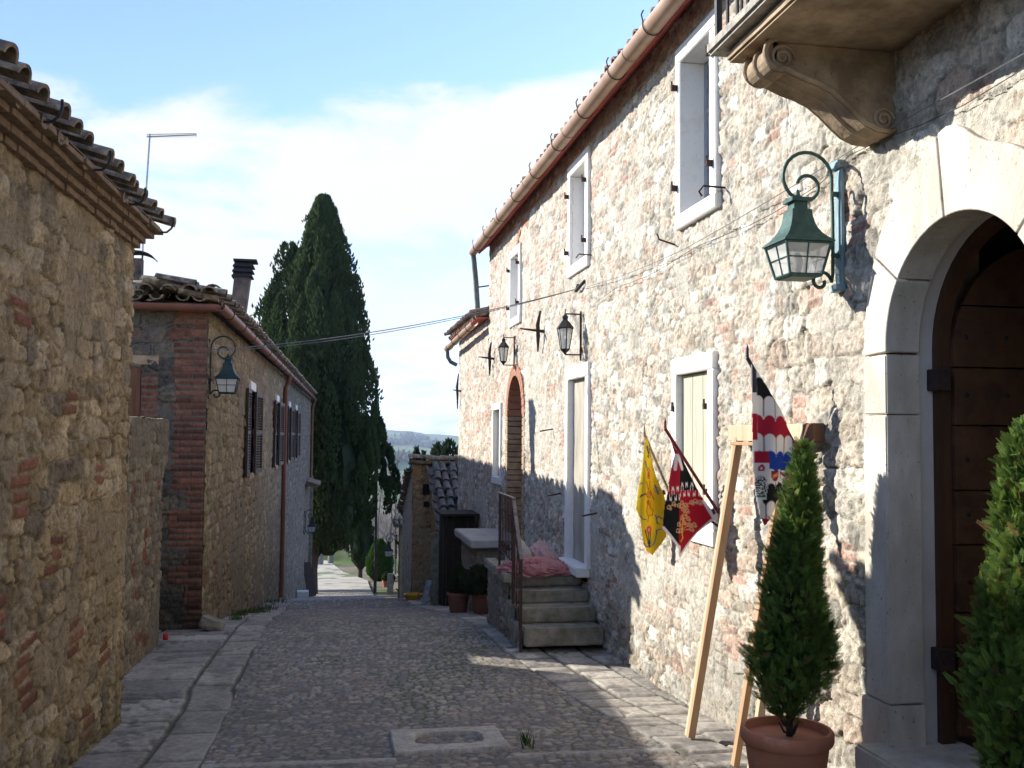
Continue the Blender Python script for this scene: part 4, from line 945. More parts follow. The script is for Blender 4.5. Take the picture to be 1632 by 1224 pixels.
# ------------------------------------------------------------------ lanterns
def taper_sq(z0, h0, z1, h1, c=(0, 0)):
    return [(c[0]+sx*h, c[1]+sy*h, z) for (z, h) in ((z0, h0), (z1, h1)) for sx, sy in ((-1, -1), (1, -1), (1, 1), (-1, 1))]
SQF = [(0, 1, 5, 4), (1, 2, 6, 5), (2, 3, 7, 6), (3, 0, 4, 7)]
def scroll_lantern(name, label, loc, side, m, plate, k=1.0, group=None, light_plate=None):
    """hung from a scrolled arm; side=-1: wall is to +x of the lamp, +1: wall to -x. local x runs from the wall outwards"""
    t = thing(name, label, 'lantern', loc, group); ox, oy, oz = loc
    def X(d): return ox+side*d*k
    def Zz(z): return oz+z*k
    def mapb(b): b.v = [(X(x), oy+y*k, Zz(z)) for x, y, z in b.v]; return b
    # local frame: wall at x=0, lamp axis at x=.24, z=0 at lamp bottom
    b = MB(); b.box(-.0, .022, -.035, .035, -.04, .58)
    b.box(-.0, .045, -.045, .045, .56, .60); b.box(-.0, .045, -.045, .045, -.07, -.03)
    mapb(b).build('wall_plate', plate, t, bevel=.006)
    b = MB()
    pts = [(.125, 0, -.055)]; 
    lo_ = [(.062-.030*math.cos(R(a))*(1), 0, 0) for a in ()]
    stem = []
    # bottom curl, stem, top hook, inner spiral
    for i in range(20):
        a = R(-200+ i*20*1.0); r = .018+.0021*i
        stem.append((.118+r*math.cos(a), 0, -.02+r*math.sin(a)))
    end = stem[-1]
    stem = [p for p in stem if True]
    stem += [(.052, 0, .02), (.050, 0, .12), (.050, 0, .35), (.054, 0, .45)]
    cxx, czz, rr0 = .185, .505, .132
    for i in range(1, 34):
        a = R(-12+i*15.5); r = rr0*(1-.0*i) if i < 14 else rr0*(1-(i-13)/20*.80)
        cx2 = cxx+(0 if i < 14 else (i-13)/20*.035); cz2 = czz-(0 if i < 14 else (i-13)/20*.045)
        stem.append((cx2-r*math.cos(a), 0, cz2+r*math.sin(a)))
    b.tube(stem, .0095, 8)
    for z in (.115, .43): b.box(.018, .055, -.012, .012, z-.011, z+.011)
    mapb(b).build('scroll_arm', m, t, True)
    ax = .24
    b = MB(); b.lathe([(.003, .445), (.010, .43), (.014, .415), (.030, .40), (.032, .395), (0, .394)], (ax, 0, 0), 10)
    b.add(taper_sq(.375, .055, .395, .055, (ax, 0)), SQF+[(0, 3, 2, 1), (4, 5, 6, 7)]); b.add(taper_sq(.335, .036, .375, .036, (ax, 0)), SQF)
    prof = [(.335, .052), (.30, .055), (.27, .061), (.24, .072), (.215, .086), (.19, .107), (.175, .125), (.168, .133)]
    for (z0, h0), (z1, h1) in zip(prof[:-1], prof[1:]): b.add(taper_sq(z1, h1, z0, h0, (ax, 0)), SQF)
    b.add(taper_sq(.162, .133, .168, .133, (ax, 0)), SQF+[(0, 3, 2, 1)]); b.add(taper_sq(.330, .052, .335, .052, (ax, 0)), [(4, 5, 6, 7)])
    mapb(b).build('lamp_roof', m, t)
    zt, ht, zb_, hb = .162, .120, 0.0, .084
    b = MB()
    def e(f, z): h = ht+(hb-ht)*(zt-z)/(zt-zb_); return h
    for sx, sy in ((-1, -1), (1, -1), (1, 1), (-1, 1)):
        b.tube([(ax+sx*ht, sy*ht, zt), (ax+sx*hb, sy*hb, zb_)], .007, 4)
    for z, r in ((zt-.004, .007), (.085, .0035), (zb_, .008)):
        h = e(0, z); q = [(ax-h, -h, z), (ax+h, -h, z), (ax+h, h, z), (ax-h, h, z), (ax-h, -h, z)]
        for p_, q_ in zip(q[:-1], q[1:]): b.tube([p_, q_], r, 4)
    for (fx, fy) in ((0, -1), (0, 1), (-1, 0), (1, 0)):
        b.tube([(ax+fx*ht, fy*ht, zt), (ax+fx*hb, fy*hb, zb_)], .0035, 4)
    b.add(taper_sq(-.012, .072, 0, .088, (ax, 0)), SQF+[(0, 3, 2, 1), (4, 5, 6, 7)])
    mapb(b).build('lamp_frame', m, t)
    b = MB(); b.add(taper_sq(.004, hb-.003, zt, ht-.003, (ax, 0)), SQF)
    mapb(b).build('lamp_glass', m_lampglass, t)
    b = MB(); b.lathe([(0, .02), (.014, .02), (.02, .05), (.024, .085), (.012, .12), (0, .125)], (ax, 0, 0), 10)
    mapb(b).build('bulb', m_plaster, t, True)
    return t
scroll_lantern('wall_lantern', 'large green patina lantern hanging from a scrolled arm between window and arched door', (XW-.012, 4.63, .815), -1, m_green, m_teal)
scroll_lantern('wall_lantern', 'dark green lantern on scrolled arm at the red brick corner', (X2(11.6)-.03, 11.56, .47), 1, m_dkgreen, m_iron, 1.0)
scroll_lantern('wall_lantern', 'tiny far scrolled lantern low on the end of the shuttered house', (X2(34)+.0, 34.0, -3.2), 1, m_iron, m_iron, 1.15)
def small_lantern(loc, label, k=1.0, group='small black lanterns on the sunlit wall'):
    t = thing('bracket_lantern', label, 'lantern', loc, group); ox, oy, oz = loc; ax = -.165
    def mp(b): b.v = [(ox+x*k, oy+y*k, oz+z*k) for x, y, z in b.v]; return b
    b = MB(); b.bar((0, 0, .46), (0, 0, 0), .02, .02); b.bar((.01, 0, .45), (ax, 0, .45), .012, .014); b.bar((.01, 0, .03), (ax, 0, .03), .012, .014)
    b.tube([(ax, 0, .50), (ax, 0, .44)], .006, 6); b.tube([(0, 0, -.03), (0, 0, .48)], .011, 6)
    mp(b).build('bracket', m_iron, t)
    b = MB(); b.lathe([(0, .455), (.012, .445), (.03, .425), (.033, .41), (.028, .40), (.028, .385), (.052, .36), (.085, .315), (.092, .305), (.092, .295), (0, .294)], (ax, 0, 0), 6, rot=R(30))
    mp(b).build('lamp_roof', m_iron, t)
    b = MB(); b.lathe([(0, .03), (.012, .035), (.02, .05), (.05, .08), (.052, .088), (0, .089)], (ax, 0, 0), 6, rot=R(30)); mp(b).build('lamp_base', m_iron, t)
    b = MB()
    for i in range(6):
        a = R(30+60*i); b.tube([(ax+.08*math.cos(a), .08*math.sin(a), .295), (ax+.048*math.cos(a), .048*math.sin(a), .088)], .006, 4)
    mp(b).build('lamp_frame', m_iron, t)
    b = MB(); b.lathe([(.046, .09), (.076, .294)], (ax, 0, 0), 6, rot=R(30)); mp(b).build('lamp_glass', m_lampglass, t)
    b = MB(); b.lathe([(0, .09), (.014, .09), (.016, .18), (0, .20)], (ax, 0, 0), 8); mp(b).build('bulb', m_plaster, t, True)
small_lantern((XW-.03, 9.93, .82), 'small black bracket lantern above the tall walled up doorway')
small_lantern((XW-.03, 13.72, .98), 'small black bracket lantern above the narrow brick archway', .92)
# overhead cable
def sag(p, q, s, n=16): return [Vector(p).lerp(Vector(q), i/n)-Vector((0, 0, s*4*(i/n)*(1-i/n))) for i in range(n+1)]
cbt = thing('overhead_cable', 'thin twin cable crossing the lane and running along the sunlit wall', 'cable', (0, 10.8, 1.2))
a_, c_ = (X2(11.6)+.05, 11.3, .93), (XW-.04, 10.05, 1.55)
MB().tube(sag(a_, c_, .10), .005, 5).build('cable_span', m_cable, cbt)
MB().tube(sag((a_[0], a_[1], a_[2]-.02), c_, .115), .004, 5).build('cable_span', m_cable, cbt)
b = MB(); b.tube(sag(c_, (XW-.05, 6.8, 1.37), .03)+sag((XW-.05, 6.8, 1.37), (XW-.05, 4.3, 1.43), .01)[1:]+sag((XW-.05, 4.3, 1.43), (XW-.05, 1.5, 1.46), .01)[1:], .003, 5)
b.build('wall_cable', m_cable, cbt)
b = MB()
rnd = random.Random(2); pts = [(XW-.035, y, 1.33+(.06 if y < 4.6 else 0)+.02*math.sin(y*3.1)+rnd.uniform(-.006, .006)) for y in np.arange(3.0, 9.6, .3)]
b.tube(pts, .0022, 5); b.build('wall_cable', m_iron, cbt)
b = MB(); b.tube([(XW-.02, 10.08, 1.60), (XW-.05, 10.05, 1.53), (XW-.05, 9.85, 1.56), (XW-.02, 9.8, 1.60)], .018, 7); b.build('insulator', m_iron, cbt, True)

# ------------------------------------------------------------------ stone stairs with railing
st = thing('stone_staircase', 'four worn stone steps with a rusty iron railing up to the walled up doorway', 'staircase', (2.15, 9.1, -1.95))
for k, (y, z0, z1) in enumerate(((9.05, -1.92, -1.76), (9.33, -1.755, -1.62), (9.61, -1.615, -1.50), (9.89, -1.495, -1.385))):
    yb_ = y+.36 if k < 3 else 11.1
    rough_box('step', 1.78, 2.53, y, yb_, z0+.0, z1, m_step, st, .006, .05, .014, 20+k)
pat_s = lambda u, v: masonry(u, v, 75, .17, .09, [(.28, .25, .20), (.34, .30, .24), (.24, .215, .17)], (.22, .195, .155), (.34, .15, .10), pb=.08, depth=.02, flush=.4)
wall_mesh('side_wall', [(spaced(9.12, 11.15, lambda y: .02), np.linspace(-2.35, -1.46, 60))], lambda u, v, h: np.stack([1.775-h, u, v], -1), pat_s, m_stone, st, [lambda u, v: v > np.where(u < 9.45, -1.8, np.where(u < 9.8, -1.62, -1.455))], flip=True)
MB().box(1.80, 2.54, 9.5, 11.1, -2.4, -1.62).build('core', m_corbel, st)
rough_box('coping', 1.72, 1.86, 9.86, 11.15, -1.455, -1.36, m_step, st, .006, .06, .012, 31)
for k, (y, z) in enumerate(((9.30, -1.76), (9.58, -1.62))): rough_box('coping_block', 1.74, 1.82, y, y+.3, z-.25, z+.015, m_step, st, .008, .05, .012, 32+k)
rl = bpy.data.objects.new('railing', None); C.objects.link(rl); rl.parent = st; ORG[rl.name] = ORG[st.name]
XR = 1.75
MB().bar((XR, 9.08, -1.98), (XR, 9.08, -1.12), .022, .022).build('post', m_rust, rl)
MB().bar((XR, 9.50, -1.60), (XR, 9.50, -.60), .022, .022).build('post', m_rust, rl)
MB().bar((XR, 10.28, -1.40), (XR, 10.28, -.59), .022, .022).build('post', m_rust, rl)
b = MB(); b.bar((XR, 9.06, -1.125), (XR, 9.51, -.595), .035, .016); b.bar((XR, 9.49, -.59), (XR, 10.31, -.585), .035, .016); b.build('handrail', m_steel and mat('worn_handrail', (.22, .20, .19), (.10, .08, .07), 30, .45, .5), rl)
b = MB(); b.bar((XR, 9.08, -1.30), (XR, 9.50, -.80), .012, .012); b.bar((XR, 9.08, -1.80), (XR, 9.50, -1.35), .012, .012)
b.bar((XR, 9.50, -.76), (XR, 10.28, -.74), .012, .012); b.bar((XR, 9.50, -1.20), (XR, 10.28, -1.16), .012, .012); b.build('cross_bars', m_rust, rl)
for i in range(1, 4): t = i/4; MB().tube([(XR, 9.08+.42*t, -1.78+.45*t), (XR, 9.08+.42*t, -1.14+.53*t)], .006, 5).build('baluster', m_rust, rl)
for i in range(1, 9): y = 9.5+.78*i/9; MB().tube([(XR, y, -1.19), (XR, y, -.60)], .006, 5).build('baluster', m_rust, rl)
b = MB()
for i in range(6):
    y = 9.58+.12*i
    b.tube([(XR, y+.045*(1-j/18)*math.cos(j*.5), -1.10+.045*(1-j/18)*math.sin(j*.5)) for j in range(16)], .004, 4)
b.build('scrollwork', m_rust, rl)

def crumple(name, c, sx, sy, sz, m, seed, n=60, fold=.25, parent=None, fq=5.0, hole=False):
    th = np.linspace(0, 2*math.pi, n+1)[:-1]; ph = np.linspace(.02, math.pi/2, n//2)
    T, Ph = np.meshgrid(th, ph, indexing='ij')
    ux, uy, uz = np.cos(T)*np.sin(Ph), np.sin(T)*np.sin(Ph), np.cos(Ph)
    nse = 1+fold*(np.abs(fbm(ux*fq*.6+uz*fq*.5+seed, uy*fq*.6-uz*fq*.4, seed, 5)-.5)*-3+.6)+.22*(fbm(ux*1.6+seed, uy*1.6+uz, seed+9, 2)-.5)
    V = np.stack([c[0]+sx*ux*nse, c[1]+sy*uy*nse, c[2]+sz*np.maximum(uz, 0)*nse], -1).reshape(-1, 3)
    k = len(ph); idx = np.arange(n*k).reshape(n, k); nx = np.roll(idx, -1, 0)
    F = np.stack([idx[:, :-1], idx[:, 1:], nx[:, 1:], nx[:, :-1]], -1).reshape(-1, 4)
    return mesh_np(name, V, F, m, parent)
def sheetmat(name, c, tr=.35, al=1.0):
    m, nt, b = newmat(name); b.inputs['Base Color'].default_value = (*c, 1); b.inputs['Roughness'].default_value = .5
    t = nt.nodes.new('ShaderNodeBsdfTranslucent'); t.inputs['Color'].default_value = (*c, 1)
    mx = nt.nodes.new('ShaderNodeMixShader'); mx.inputs[0].default_value = tr; nt.links.new(b.outputs[0], mx.inputs[1]); nt.links.new(t.outputs[0], mx.inputs[2])
    nt.links.new(mx.outputs[0], nt.nodes['Material Output'].inputs[0]); bump(nt, b, noise(nt, 22, 6, .7), .9, .02); return m
m_pink = sheetmat('pink_tulle', (.72, .33, .33)); m_pinkp = sheetmat('pale_pink_bag', (.74, .52, .54)); m_bagw = sheetmat('white_bag', (.72, .68, .64))
pk = thing('pink_tulle_heap', 'crumpled heap of pink tulle spread over the top step', 'cloth', (2.1, 10.1, -1.385))
crumple('tulle', (2.11, 10.12, -1.388), .36, .26, .13, m_pink, 3, 90, .4, pk, 9)
crumple('tulle_fold', (2.02, 9.95, -1.386), .22, .16, .09, m_pink, 8, 80, .5, pk, 11)
crumple('tulle_fold', (2.30, 10.05, -1.386), .14, .18, .07, m_pink, 12, 70, .5, pk, 10)
V = []; 
bg1 = crumple('plastic_bag', (2.22, 10.36, -1.387), .17, .15, .24, m_pinkp, 21, 80, .35, None, 7); tag(bg1, 'bulging pale pink plastic bag standing behind the pink tulle', 'bag')
bg2 = crumple('plastic_bag', (1.96, 10.32, -1.387), .13, .13, .25, m_bagw, 33, 80, .45, None, 6); tag(bg2, 'crumpled off white plastic bag behind the railing at the stair top', 'bag')

# stone bench-like porch slab further down
po_ = thing('stone_porch', 'pale stone slab on a rough masonry block beyond the stairs', 'porch', (2.2, 13.6, -2.4))
rough_box('slab', 1.83, 2.54, 13.0, 14.75, -1.46, -1.36, mat('pale_slab', (.40, .39, .37), (.30, .29, .27), 6, .8), po_, .006, .1, .012, 41)
wall_mesh('base_wall', [(np.linspace(1.93, 2.56, 30), np.linspace(-2.7, -1.46, 60))], lambda u, v, h: np.stack([u, 13.12-h, v], -1), pat_s, m_stone, po_)
wall_mesh('base_wall', [(np.linspace(13.1, 14.7, 50), np.linspace(-2.9, -1.46, 60))], lambda u, v, h: np.stack([1.94-h, u, v], -1), pat_s, m_stone, po_, flip=True)

# dark wooden cupboard shed against the house
dk = thing('dark_wooden_shed', 'tall dark plank shed with flat lid standing against the house beyond the porch', 'shed', (2.2, 17.3, -2.9))
b = MB()
for k in range(4): b.box(1.98+k*.122, 1.98+k*.122+.116, 17.0, 17.04, -3.0, -1.36)
b.build('plank_front', m_dark, dk)
b = MB()
for k in range(6): b.box(1.94, 1.975, 17.02+k*.13, 17.02+k*.13+.124, -3.1, -1.36)
b.build('plank_side', m_dark, dk)
MB().box(1.88, 2.53, 16.9, 17.85, -1.355, -1.31).build('lid', m_dark, dk, bevel=.008)
MB().box(2.20, 2.24, 16.97, 17.0, -3.0, -1.36).build('door_batten', m_dark, dk)
pp = rough_box('stone_post', 1.78, 1.92, 17.6, 17.74, -3.05, -1.70, m_step, None, .01, .06, .015, 51); tag(pp, 'slim grey stone post beside the dark plank shed', 'post')

# brick and stone outbuilding with tiled lean to roof
sh = thing('tiled_outbuilding', 'old outbuilding with wavy tiled lean to roof and narrow gable wall coloured pale as if sunlit', 'outbuilding', (2.0, 22, -3.6))
GXs = 1.80
pat_o = lambda u, v: masonry(u, v, 81, .22, .10, [(.44, .30, .16), (.50, .35, .19), (.38, .26, .14), (.45, .33, .21)], (.37, .27, .16), (.38, .17, .09), pb=.14, depth=.02, flush=.4)
wall_mesh('ochre_wall', [(np.linspace(GXs, 3.2, 50), np.linspace(-4.0, -.58, 110))], lambda u, v, h: np.stack([u, 22-h, v], -1), pat_o, m_stone2, sh)
gt = lambda u: np.interp(u, [22, 24.8], [-.60, -1.75])
wall_mesh('gable_wall', [(np.linspace(22, 24.8, 70), np.linspace(-4.4, -.58, 110))], lambda u, v, h: np.stack([GXs-h, u, v], -1), lambda u, v: masonry(u, v, 83, .2, .1, [(.62, .57, .48), (.68, .63, .54)], (.58, .53, .45), depth=.02, flush=.5), m_stone, sh, [lambda u, v: v > gt(u)], flip=True)  # pale palette stands in for sunlight on the gable
b = MB(); b.prism([(22.05, -4.4), (24.8, -4.6), (24.8, -1.8), (22.05, -.66)], 'x', GXs+.03, 4.5); b.build('wall_core', m_cbrick, sh)
b = coppi(MB(), (GXs+.36, 19.55, -1.86), (1, 0, 0), (0, 2.5, 1.33), 1.6, 2.75, pitch=.185, rad=.074, seed=31, jit=.022, n=6)
ro1 = b.build('roof', m_tile2, sh, True); ro1['label'] = 'wavy lean to roof of grey half round tiles'
b = coppi(MB(), (GXs-.06, 24.9, -1.82), (1, 0, 0), (0, -2.9, 1.15), 2.4, 3.0, pitch=.24, rad=.09, seed=32, jit=.015, n=5); b.build('roof', m_tile, sh, True)
b = MB(); rnd = random.Random(6)
for i in range(5):
    coppi(b, (GXs-.05+i*.33, 21.92, -.60+rnd.uniform(-.01, .02)), (0, 1, 0), (1, 0, rnd.uniform(-.03, .05)), .05, .40, pitch=.3, seed=60+i, jit=.02, rad=.10)
b.build('ridge_tiles', m_tile, sh, True)
b = MB(); b.prism([(19.6, -1.98), (21.98, -.72), (21.98, -.66), (19.6, -1.92)], 'x', GXs+.34, 3.3); b.build('roof_deck', m_dark, sh)
wall_mesh('side_wall', [(np.linspace(20.1, 22, 50), np.linspace(-4.0, -.8, 90))], lambda u, v, h: np.stack([GXs+.42-h, u, v], -1), pat_o, m_stone2, sh, [lambda u, v: v > -1.92+(u-19.6)*.53-.04], flip=True)
MB().box(GXs+.24, GXs+.36, 21.97, 22.02, -1.55, -1.43).build('hole_shade_block', m_dark, sh); MB().box(GXs+.22, GXs+.36, 21.96, 22.02, -1.27, -1.05).build('hole_shade_block', m_dark, sh)  # dark blocks on the wall, coloured as the shade inside holes

# gate posts and lantern beyond
gp = thing('gate_pier', 'tall narrow stone gate pier with small tiled cap beyond the outbuilding', 'pier', (2.35, 33, -5.2))
rough_box('shaft', 2.26, 2.56, 32.6, 33.0, -5.7, -2.9, mat('ochre_pier', (.36, .27, .16), (.22, .17, .1), 5, .9, bstr=.5), gp, .015, .12, .02, 61)
coppi(MB(), (2.08, 32.35, -2.95), (1, 0, 0), (0, 1, .35), .62, .8, pitch=.15, rad=.06, seed=62).build('tiled_cap', m_tile, gp, True)
MB().box(2.12, 2.66, 32.5, 33.1, -2.95, -2.88).build('cap_stone', m_corbel, gp)
lp = rough_box('low_pier', 2.38, 2.62, 41.0, 41.3, -6.9, -5.6, m_step, None, .015, .12, .02, 64); lp.name = 'low_pier'; tag(lp, 'low grey stone pier beside the sunlit steps', 'pier')
tl = scroll_lantern('wall_lantern', 'tiny black lantern on the far gate pier', (2.20, 32.8, -3.9), -1, m_iron, m_iron, 1.15)

# ------------------------------------------------------------------ foliage
def quads_np(name, V, Fc, col, m, parent): return mesh_np(name, V, Fc, m, parent, col, smooth=False)
def crown(name, base, H, prof, n, size, parent, seed=0, c0=(.045, .075, .028), lean=(0, 0), inner=.72, streak=.28, up=1.0, loose=0.0, flames=0, fl_len=.16, fl_w=.13, core=True, gap=.0, sunc=None):
    """crown of many upright sprigs; prof: list of (height fraction, radius)"""
    rg = np.random.default_rng(seed); hf = [p[0] for p in prof]; rf_ = [p[1] for p in prof]
    # sample heights with density ~ radius
    hh = rg.random(n*3); keep = rg.random(n*3) < (np.interp(hh, hf, rf_)/max(rf_)+.05); hh = hh[keep][:n]; n = len(hh)
    th = rg.random(n)*2*math.pi
    def rad(h, t):
        tt = t/(2*math.pi); lump = .5*(vn(tt*11, h*7*up+3, seed)+vn((tt-1)*11, h*7*up+3, seed))*0+fbm(np.cos(t)*2.3+7, np.sin(t)*2.3+h*H*.55/up, seed+1, 3)
        return np.interp(h, hf, rf_)*(1+streak*2*(lump-.5)+loose*(fbm(np.cos(t)*5, np.sin(t)*5+h*H*1.6, seed+2, 2)-.5)*2)
    rr_ = rad(hh, th)
    rho = rr_*(1-(1-inner)*rg.random(n)**1.5); rho = rho*(1+.10*(rg.random(n)-.5))
    if gap > 0:
        g = fbm(np.cos(th)*2+hh*H*.4, np.sin(th)*2+hh*H*.6, seed+5, 3); ok = g > gap; th, hh, rho, rr_ = th[ok], hh[ok], rho[ok], rr_[ok]; n = len(hh)
    cx = base[0]+lean[0]*hh; cy = base[1]+lean[1]*hh
    P = np.stack([cx+rho*np.cos(th), cy+rho*np.sin(th), base[2]+hh*H], -1)
    out = np.stack([np.cos(th), np.sin(th), 0*th], -1)
    if flames:       # upright plumes standing on the surface of the crown
        kf = rg.integers(0, flames, n); fh = rg.random(flames)**.85*.93; fh = np.sort(fh)[::-1]; ft = rg.random(flames)*2*math.pi
        fr_ = rad(fh, ft)*(.62+.32*rg.random(flames)); fl = H*fl_len*(.6+.8*rg.random(flames)); fw = fl*fl_w*(.8+.5*rg.random(flames))
        fl = np.minimum(fl, (1.03-fh)*H)
        tt = rg.random(n)**.8; a2 = rg.random(n)*2*math.pi; wv = fw[kf]*(1+.5*(rg.random(n) > .93))*np.sin(np.pi*np.clip(tt*.86+.14, 0, 1))**.8*(.75+.35*rg.random(n))
        hq = fh[kf]+tt*fl[kf]/H; sh_ = np.interp(hq, hf, rf_)/np.maximum(np.interp(fh[kf], hf, rf_), .01); rq = fr_[kf]*np.clip(.25+.75*sh_, 0, 1.15)+tt*fl[kf]*.05
        P = np.stack([base[0]+lean[0]*hq+rq*np.cos(ft[kf])+wv*np.cos(a2), base[1]+lean[1]*hq+rq*np.sin(ft[kf])+wv*np.sin(a2), base[2]+hq*H], -1)
        out = np.stack([np.cos(a2), np.sin(a2), 0*a2], -1); th = ft[kf]+kf*1.7; hh = hq
    D = np.stack([out[:, 0]*.35, out[:, 1]*.35, np.ones(n)], -1)+rg.normal(0, .28, (n, 3)); D /= np.linalg.norm(D, axis=1)[:, None]
    S = np.cross(D, out+rg.normal(0, .6, (n, 3))); S /= np.linalg.norm(S, axis=1)[:, None]; T3 = np.cross(D, S)
    sz = size*(.6+.8*rg.random(n))[:, None]
    # each sprig: two crossed kites
    V = np.concatenate([np.stack([P-D*sz*.5, P+X*sz*.26-D*sz*.02, P+D*sz*.75, P-X*sz*.26-D*sz*.02], 1) for X in (S, T3)], 0).reshape(-1, 3)
    F = np.arange(len(V)).reshape(-1, 4)
    tone = (.62+.75*fbm(th*2.0, hh*H*1.2, seed+7, 3)+.25*(rg.random(n)-.5))
    c = np.array(c0)[None]*tone[:, None]; c = c+(rg.random((n, 1)) > .9)*np.array((.02, .018, .0))
    col = np.repeat(np.concatenate([c, c]), 4, 0)
    if core:  # added solid core blocks light; inner shade is put into its darker colour
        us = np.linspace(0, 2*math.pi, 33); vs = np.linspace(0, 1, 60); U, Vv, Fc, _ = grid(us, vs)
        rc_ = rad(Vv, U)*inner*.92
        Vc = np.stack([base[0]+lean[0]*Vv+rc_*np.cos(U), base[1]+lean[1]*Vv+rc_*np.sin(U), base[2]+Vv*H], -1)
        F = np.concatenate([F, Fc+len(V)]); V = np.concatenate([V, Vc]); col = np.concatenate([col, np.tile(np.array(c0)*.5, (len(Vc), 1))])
    return quads_np(name, V, F, col, m_leaf, parent)
def tree(name, label, cat, base, H, prof, n, size, z0=0, trunk=(.2, .1), seed=0, group=None, **k):
    t = thing(name, label, cat, base, group)
    lean = k.get('lean', (0, 0))
    MB().tube([(base[0]-.0, base[1], base[2]-.3), (base[0]+lean[0]*.2, base[1]+lean[1]*.2, base[2]+z0+H*.15), (base[0]+lean[0]*.8, base[1]+lean[1]*.8, base[2]+z0+H*.8)], [trunk[0], trunk[0]*.8, trunk[1]*.4], 10).build('trunk', m_bark, t, True)
    crown('crown', (base[0], base[1], base[2]+z0), H, prof, n, size, t, seed, **k)
    return t
# the big cypress and its companions
gY = 41.0; gzb = float(gz(gY))
t = thing('cypress_tree', 'tallest dark cypress rising behind the end of the shuttered house', 'tree', (-.65, gY, gzb))
b = MB(); b.tube([(-.70, gY-.4, gzb-.2), (-.68, gY-.35, gzb+1.0), (-.5, gY, gzb+2.4), (-.3, gY, gzb+6), (-.35, gY, gzb+12)], [.34, .27, .22, .18, .05], 12)
b.tube([(-.45, gY, gzb+1.5), (.3, gY, gzb+3.0), (.7, gY, gzb+5)], [.12, .10, .05], 8); b.build('trunk', m_bark, t, True)
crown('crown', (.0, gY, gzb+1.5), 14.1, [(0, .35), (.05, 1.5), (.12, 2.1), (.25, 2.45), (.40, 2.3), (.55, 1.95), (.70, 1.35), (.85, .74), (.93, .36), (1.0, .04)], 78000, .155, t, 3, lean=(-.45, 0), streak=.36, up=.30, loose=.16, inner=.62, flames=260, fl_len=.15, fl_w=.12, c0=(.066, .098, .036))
cg = 'cypresses at the end of the shuttered house'
tree('cypress_tree', 'looser pointed cypress left of the tallest one, behind the roof', 'tree', (-1.9, 45.5, -6.9), 15.1, [(0, .5), (.2, 2.4), (.45, 2.3), (.60, 1.9), (.72, 1.3), (.85, .75), (.95, .35), (1, .05)], 24000, .17, 0, (.25, .1), 5, streak=.5, loose=.5, inner=.5, up=.8, lean=(-.1, 0), core=False, flames=95, fl_len=.12, fl_w=.20)
tree('cypress_tree', 'ragged narrow cypress showing feathery tips right of the tallest one', 'tree', (2.0, 43.5, -6.6), 4.7, [(0, .5), (.2, 1.1), (.5, 1.0), (.75, .6), (.9, .35), (1, .05)], 9000, .15, 2.5, (.07, .05), 6, streak=.5, loose=.7, inner=.3, up=.8, core=False, flames=60, fl_len=.14, fl_w=.16)
# shrubs on the far side of the steps
tree('cypress_shrub', 'dark clipped columnar cypress shrub on a short trunk beyond the steps', 'shrub', (1.75, 56.0, -7.85), 3.1, [(0, .2), (.12, .62), (.4, .85), (.7, .7), (.9, .4), (1, .1)], 5000, .13, .5, (.14, .08), 7, c0=(.035, .06, .022), flames=50, fl_len=.3, fl_w=.12)
tree('thuja_shrub', 'bright green egg shaped thuja shrub beside the dark one', 'shrub', (2.65, 53.0, -7.55), 2.15, [(0, .35), (.2, .68), (.5, .70), (.8, .45), (1, .1)], 4500, .12, .0, (.1, .05), 8, c0=(.055, .125, .025), streak=.08)
for k, (x, y, zz_) in enumerate(((2.62, 46.6, -6.95), (2.86, 46.4, -6.95))):
    pt = thing('potted_shrub', ('left' if k == 0 else 'right')+' of two tiny round shrubs in terracotta pots beyond the steps', 'potted plant', (x, y, zz_), 'small potted shrubs beyond the steps')
    MB().lathe([(.10, 0), (.15, .26), (.165, .26), (.165, .30), (.14, .30), (.13, .27), (0, .27)], (x, y, zz_), 18).build('pot', m_terra, pt, True)
    crown('foliage', (x, y, zz_+.25), .42, [(0, .10), (.3, .2), (.6, .19), (1, .03)], 700, .06, pt, 30+k, c0=(.06, .10, .03))
# pines over the outbuilding roof
for k, (px_, y, top, w_, lab) in enumerate(((665, 44, -.55, .5, 'slimmest dark spire tree over the outbuilding ridge'), (677, 47, -.75, .45, 'short dark spire tree second from the left over the outbuilding ridge'), (699, 46, -.30, 1.1, 'broad dark fir over the outbuilding ridge, left of the tallest fir'), (716, 45, -.10, 1.25, 'tallest dark fir over the outbuilding ridge'))):
    X_ = y*math.tan(math.atan((px_-816)/1587)+psi)
    tree('fir_tree', lab, 'tree', (X_, y, -7.0), top+7.0, [(0, w_), (.3, w_*1.1), (.6, w_*.95), (.8, w_*.6), (.92, w_*.32), (1, .03)], 2600, .24, 0, (.15, .06), 50+k, group='dark firs over the outbuilding roof', streak=.4, loose=.9, inner=.3, c0=(.04, .06, .03), core=False)
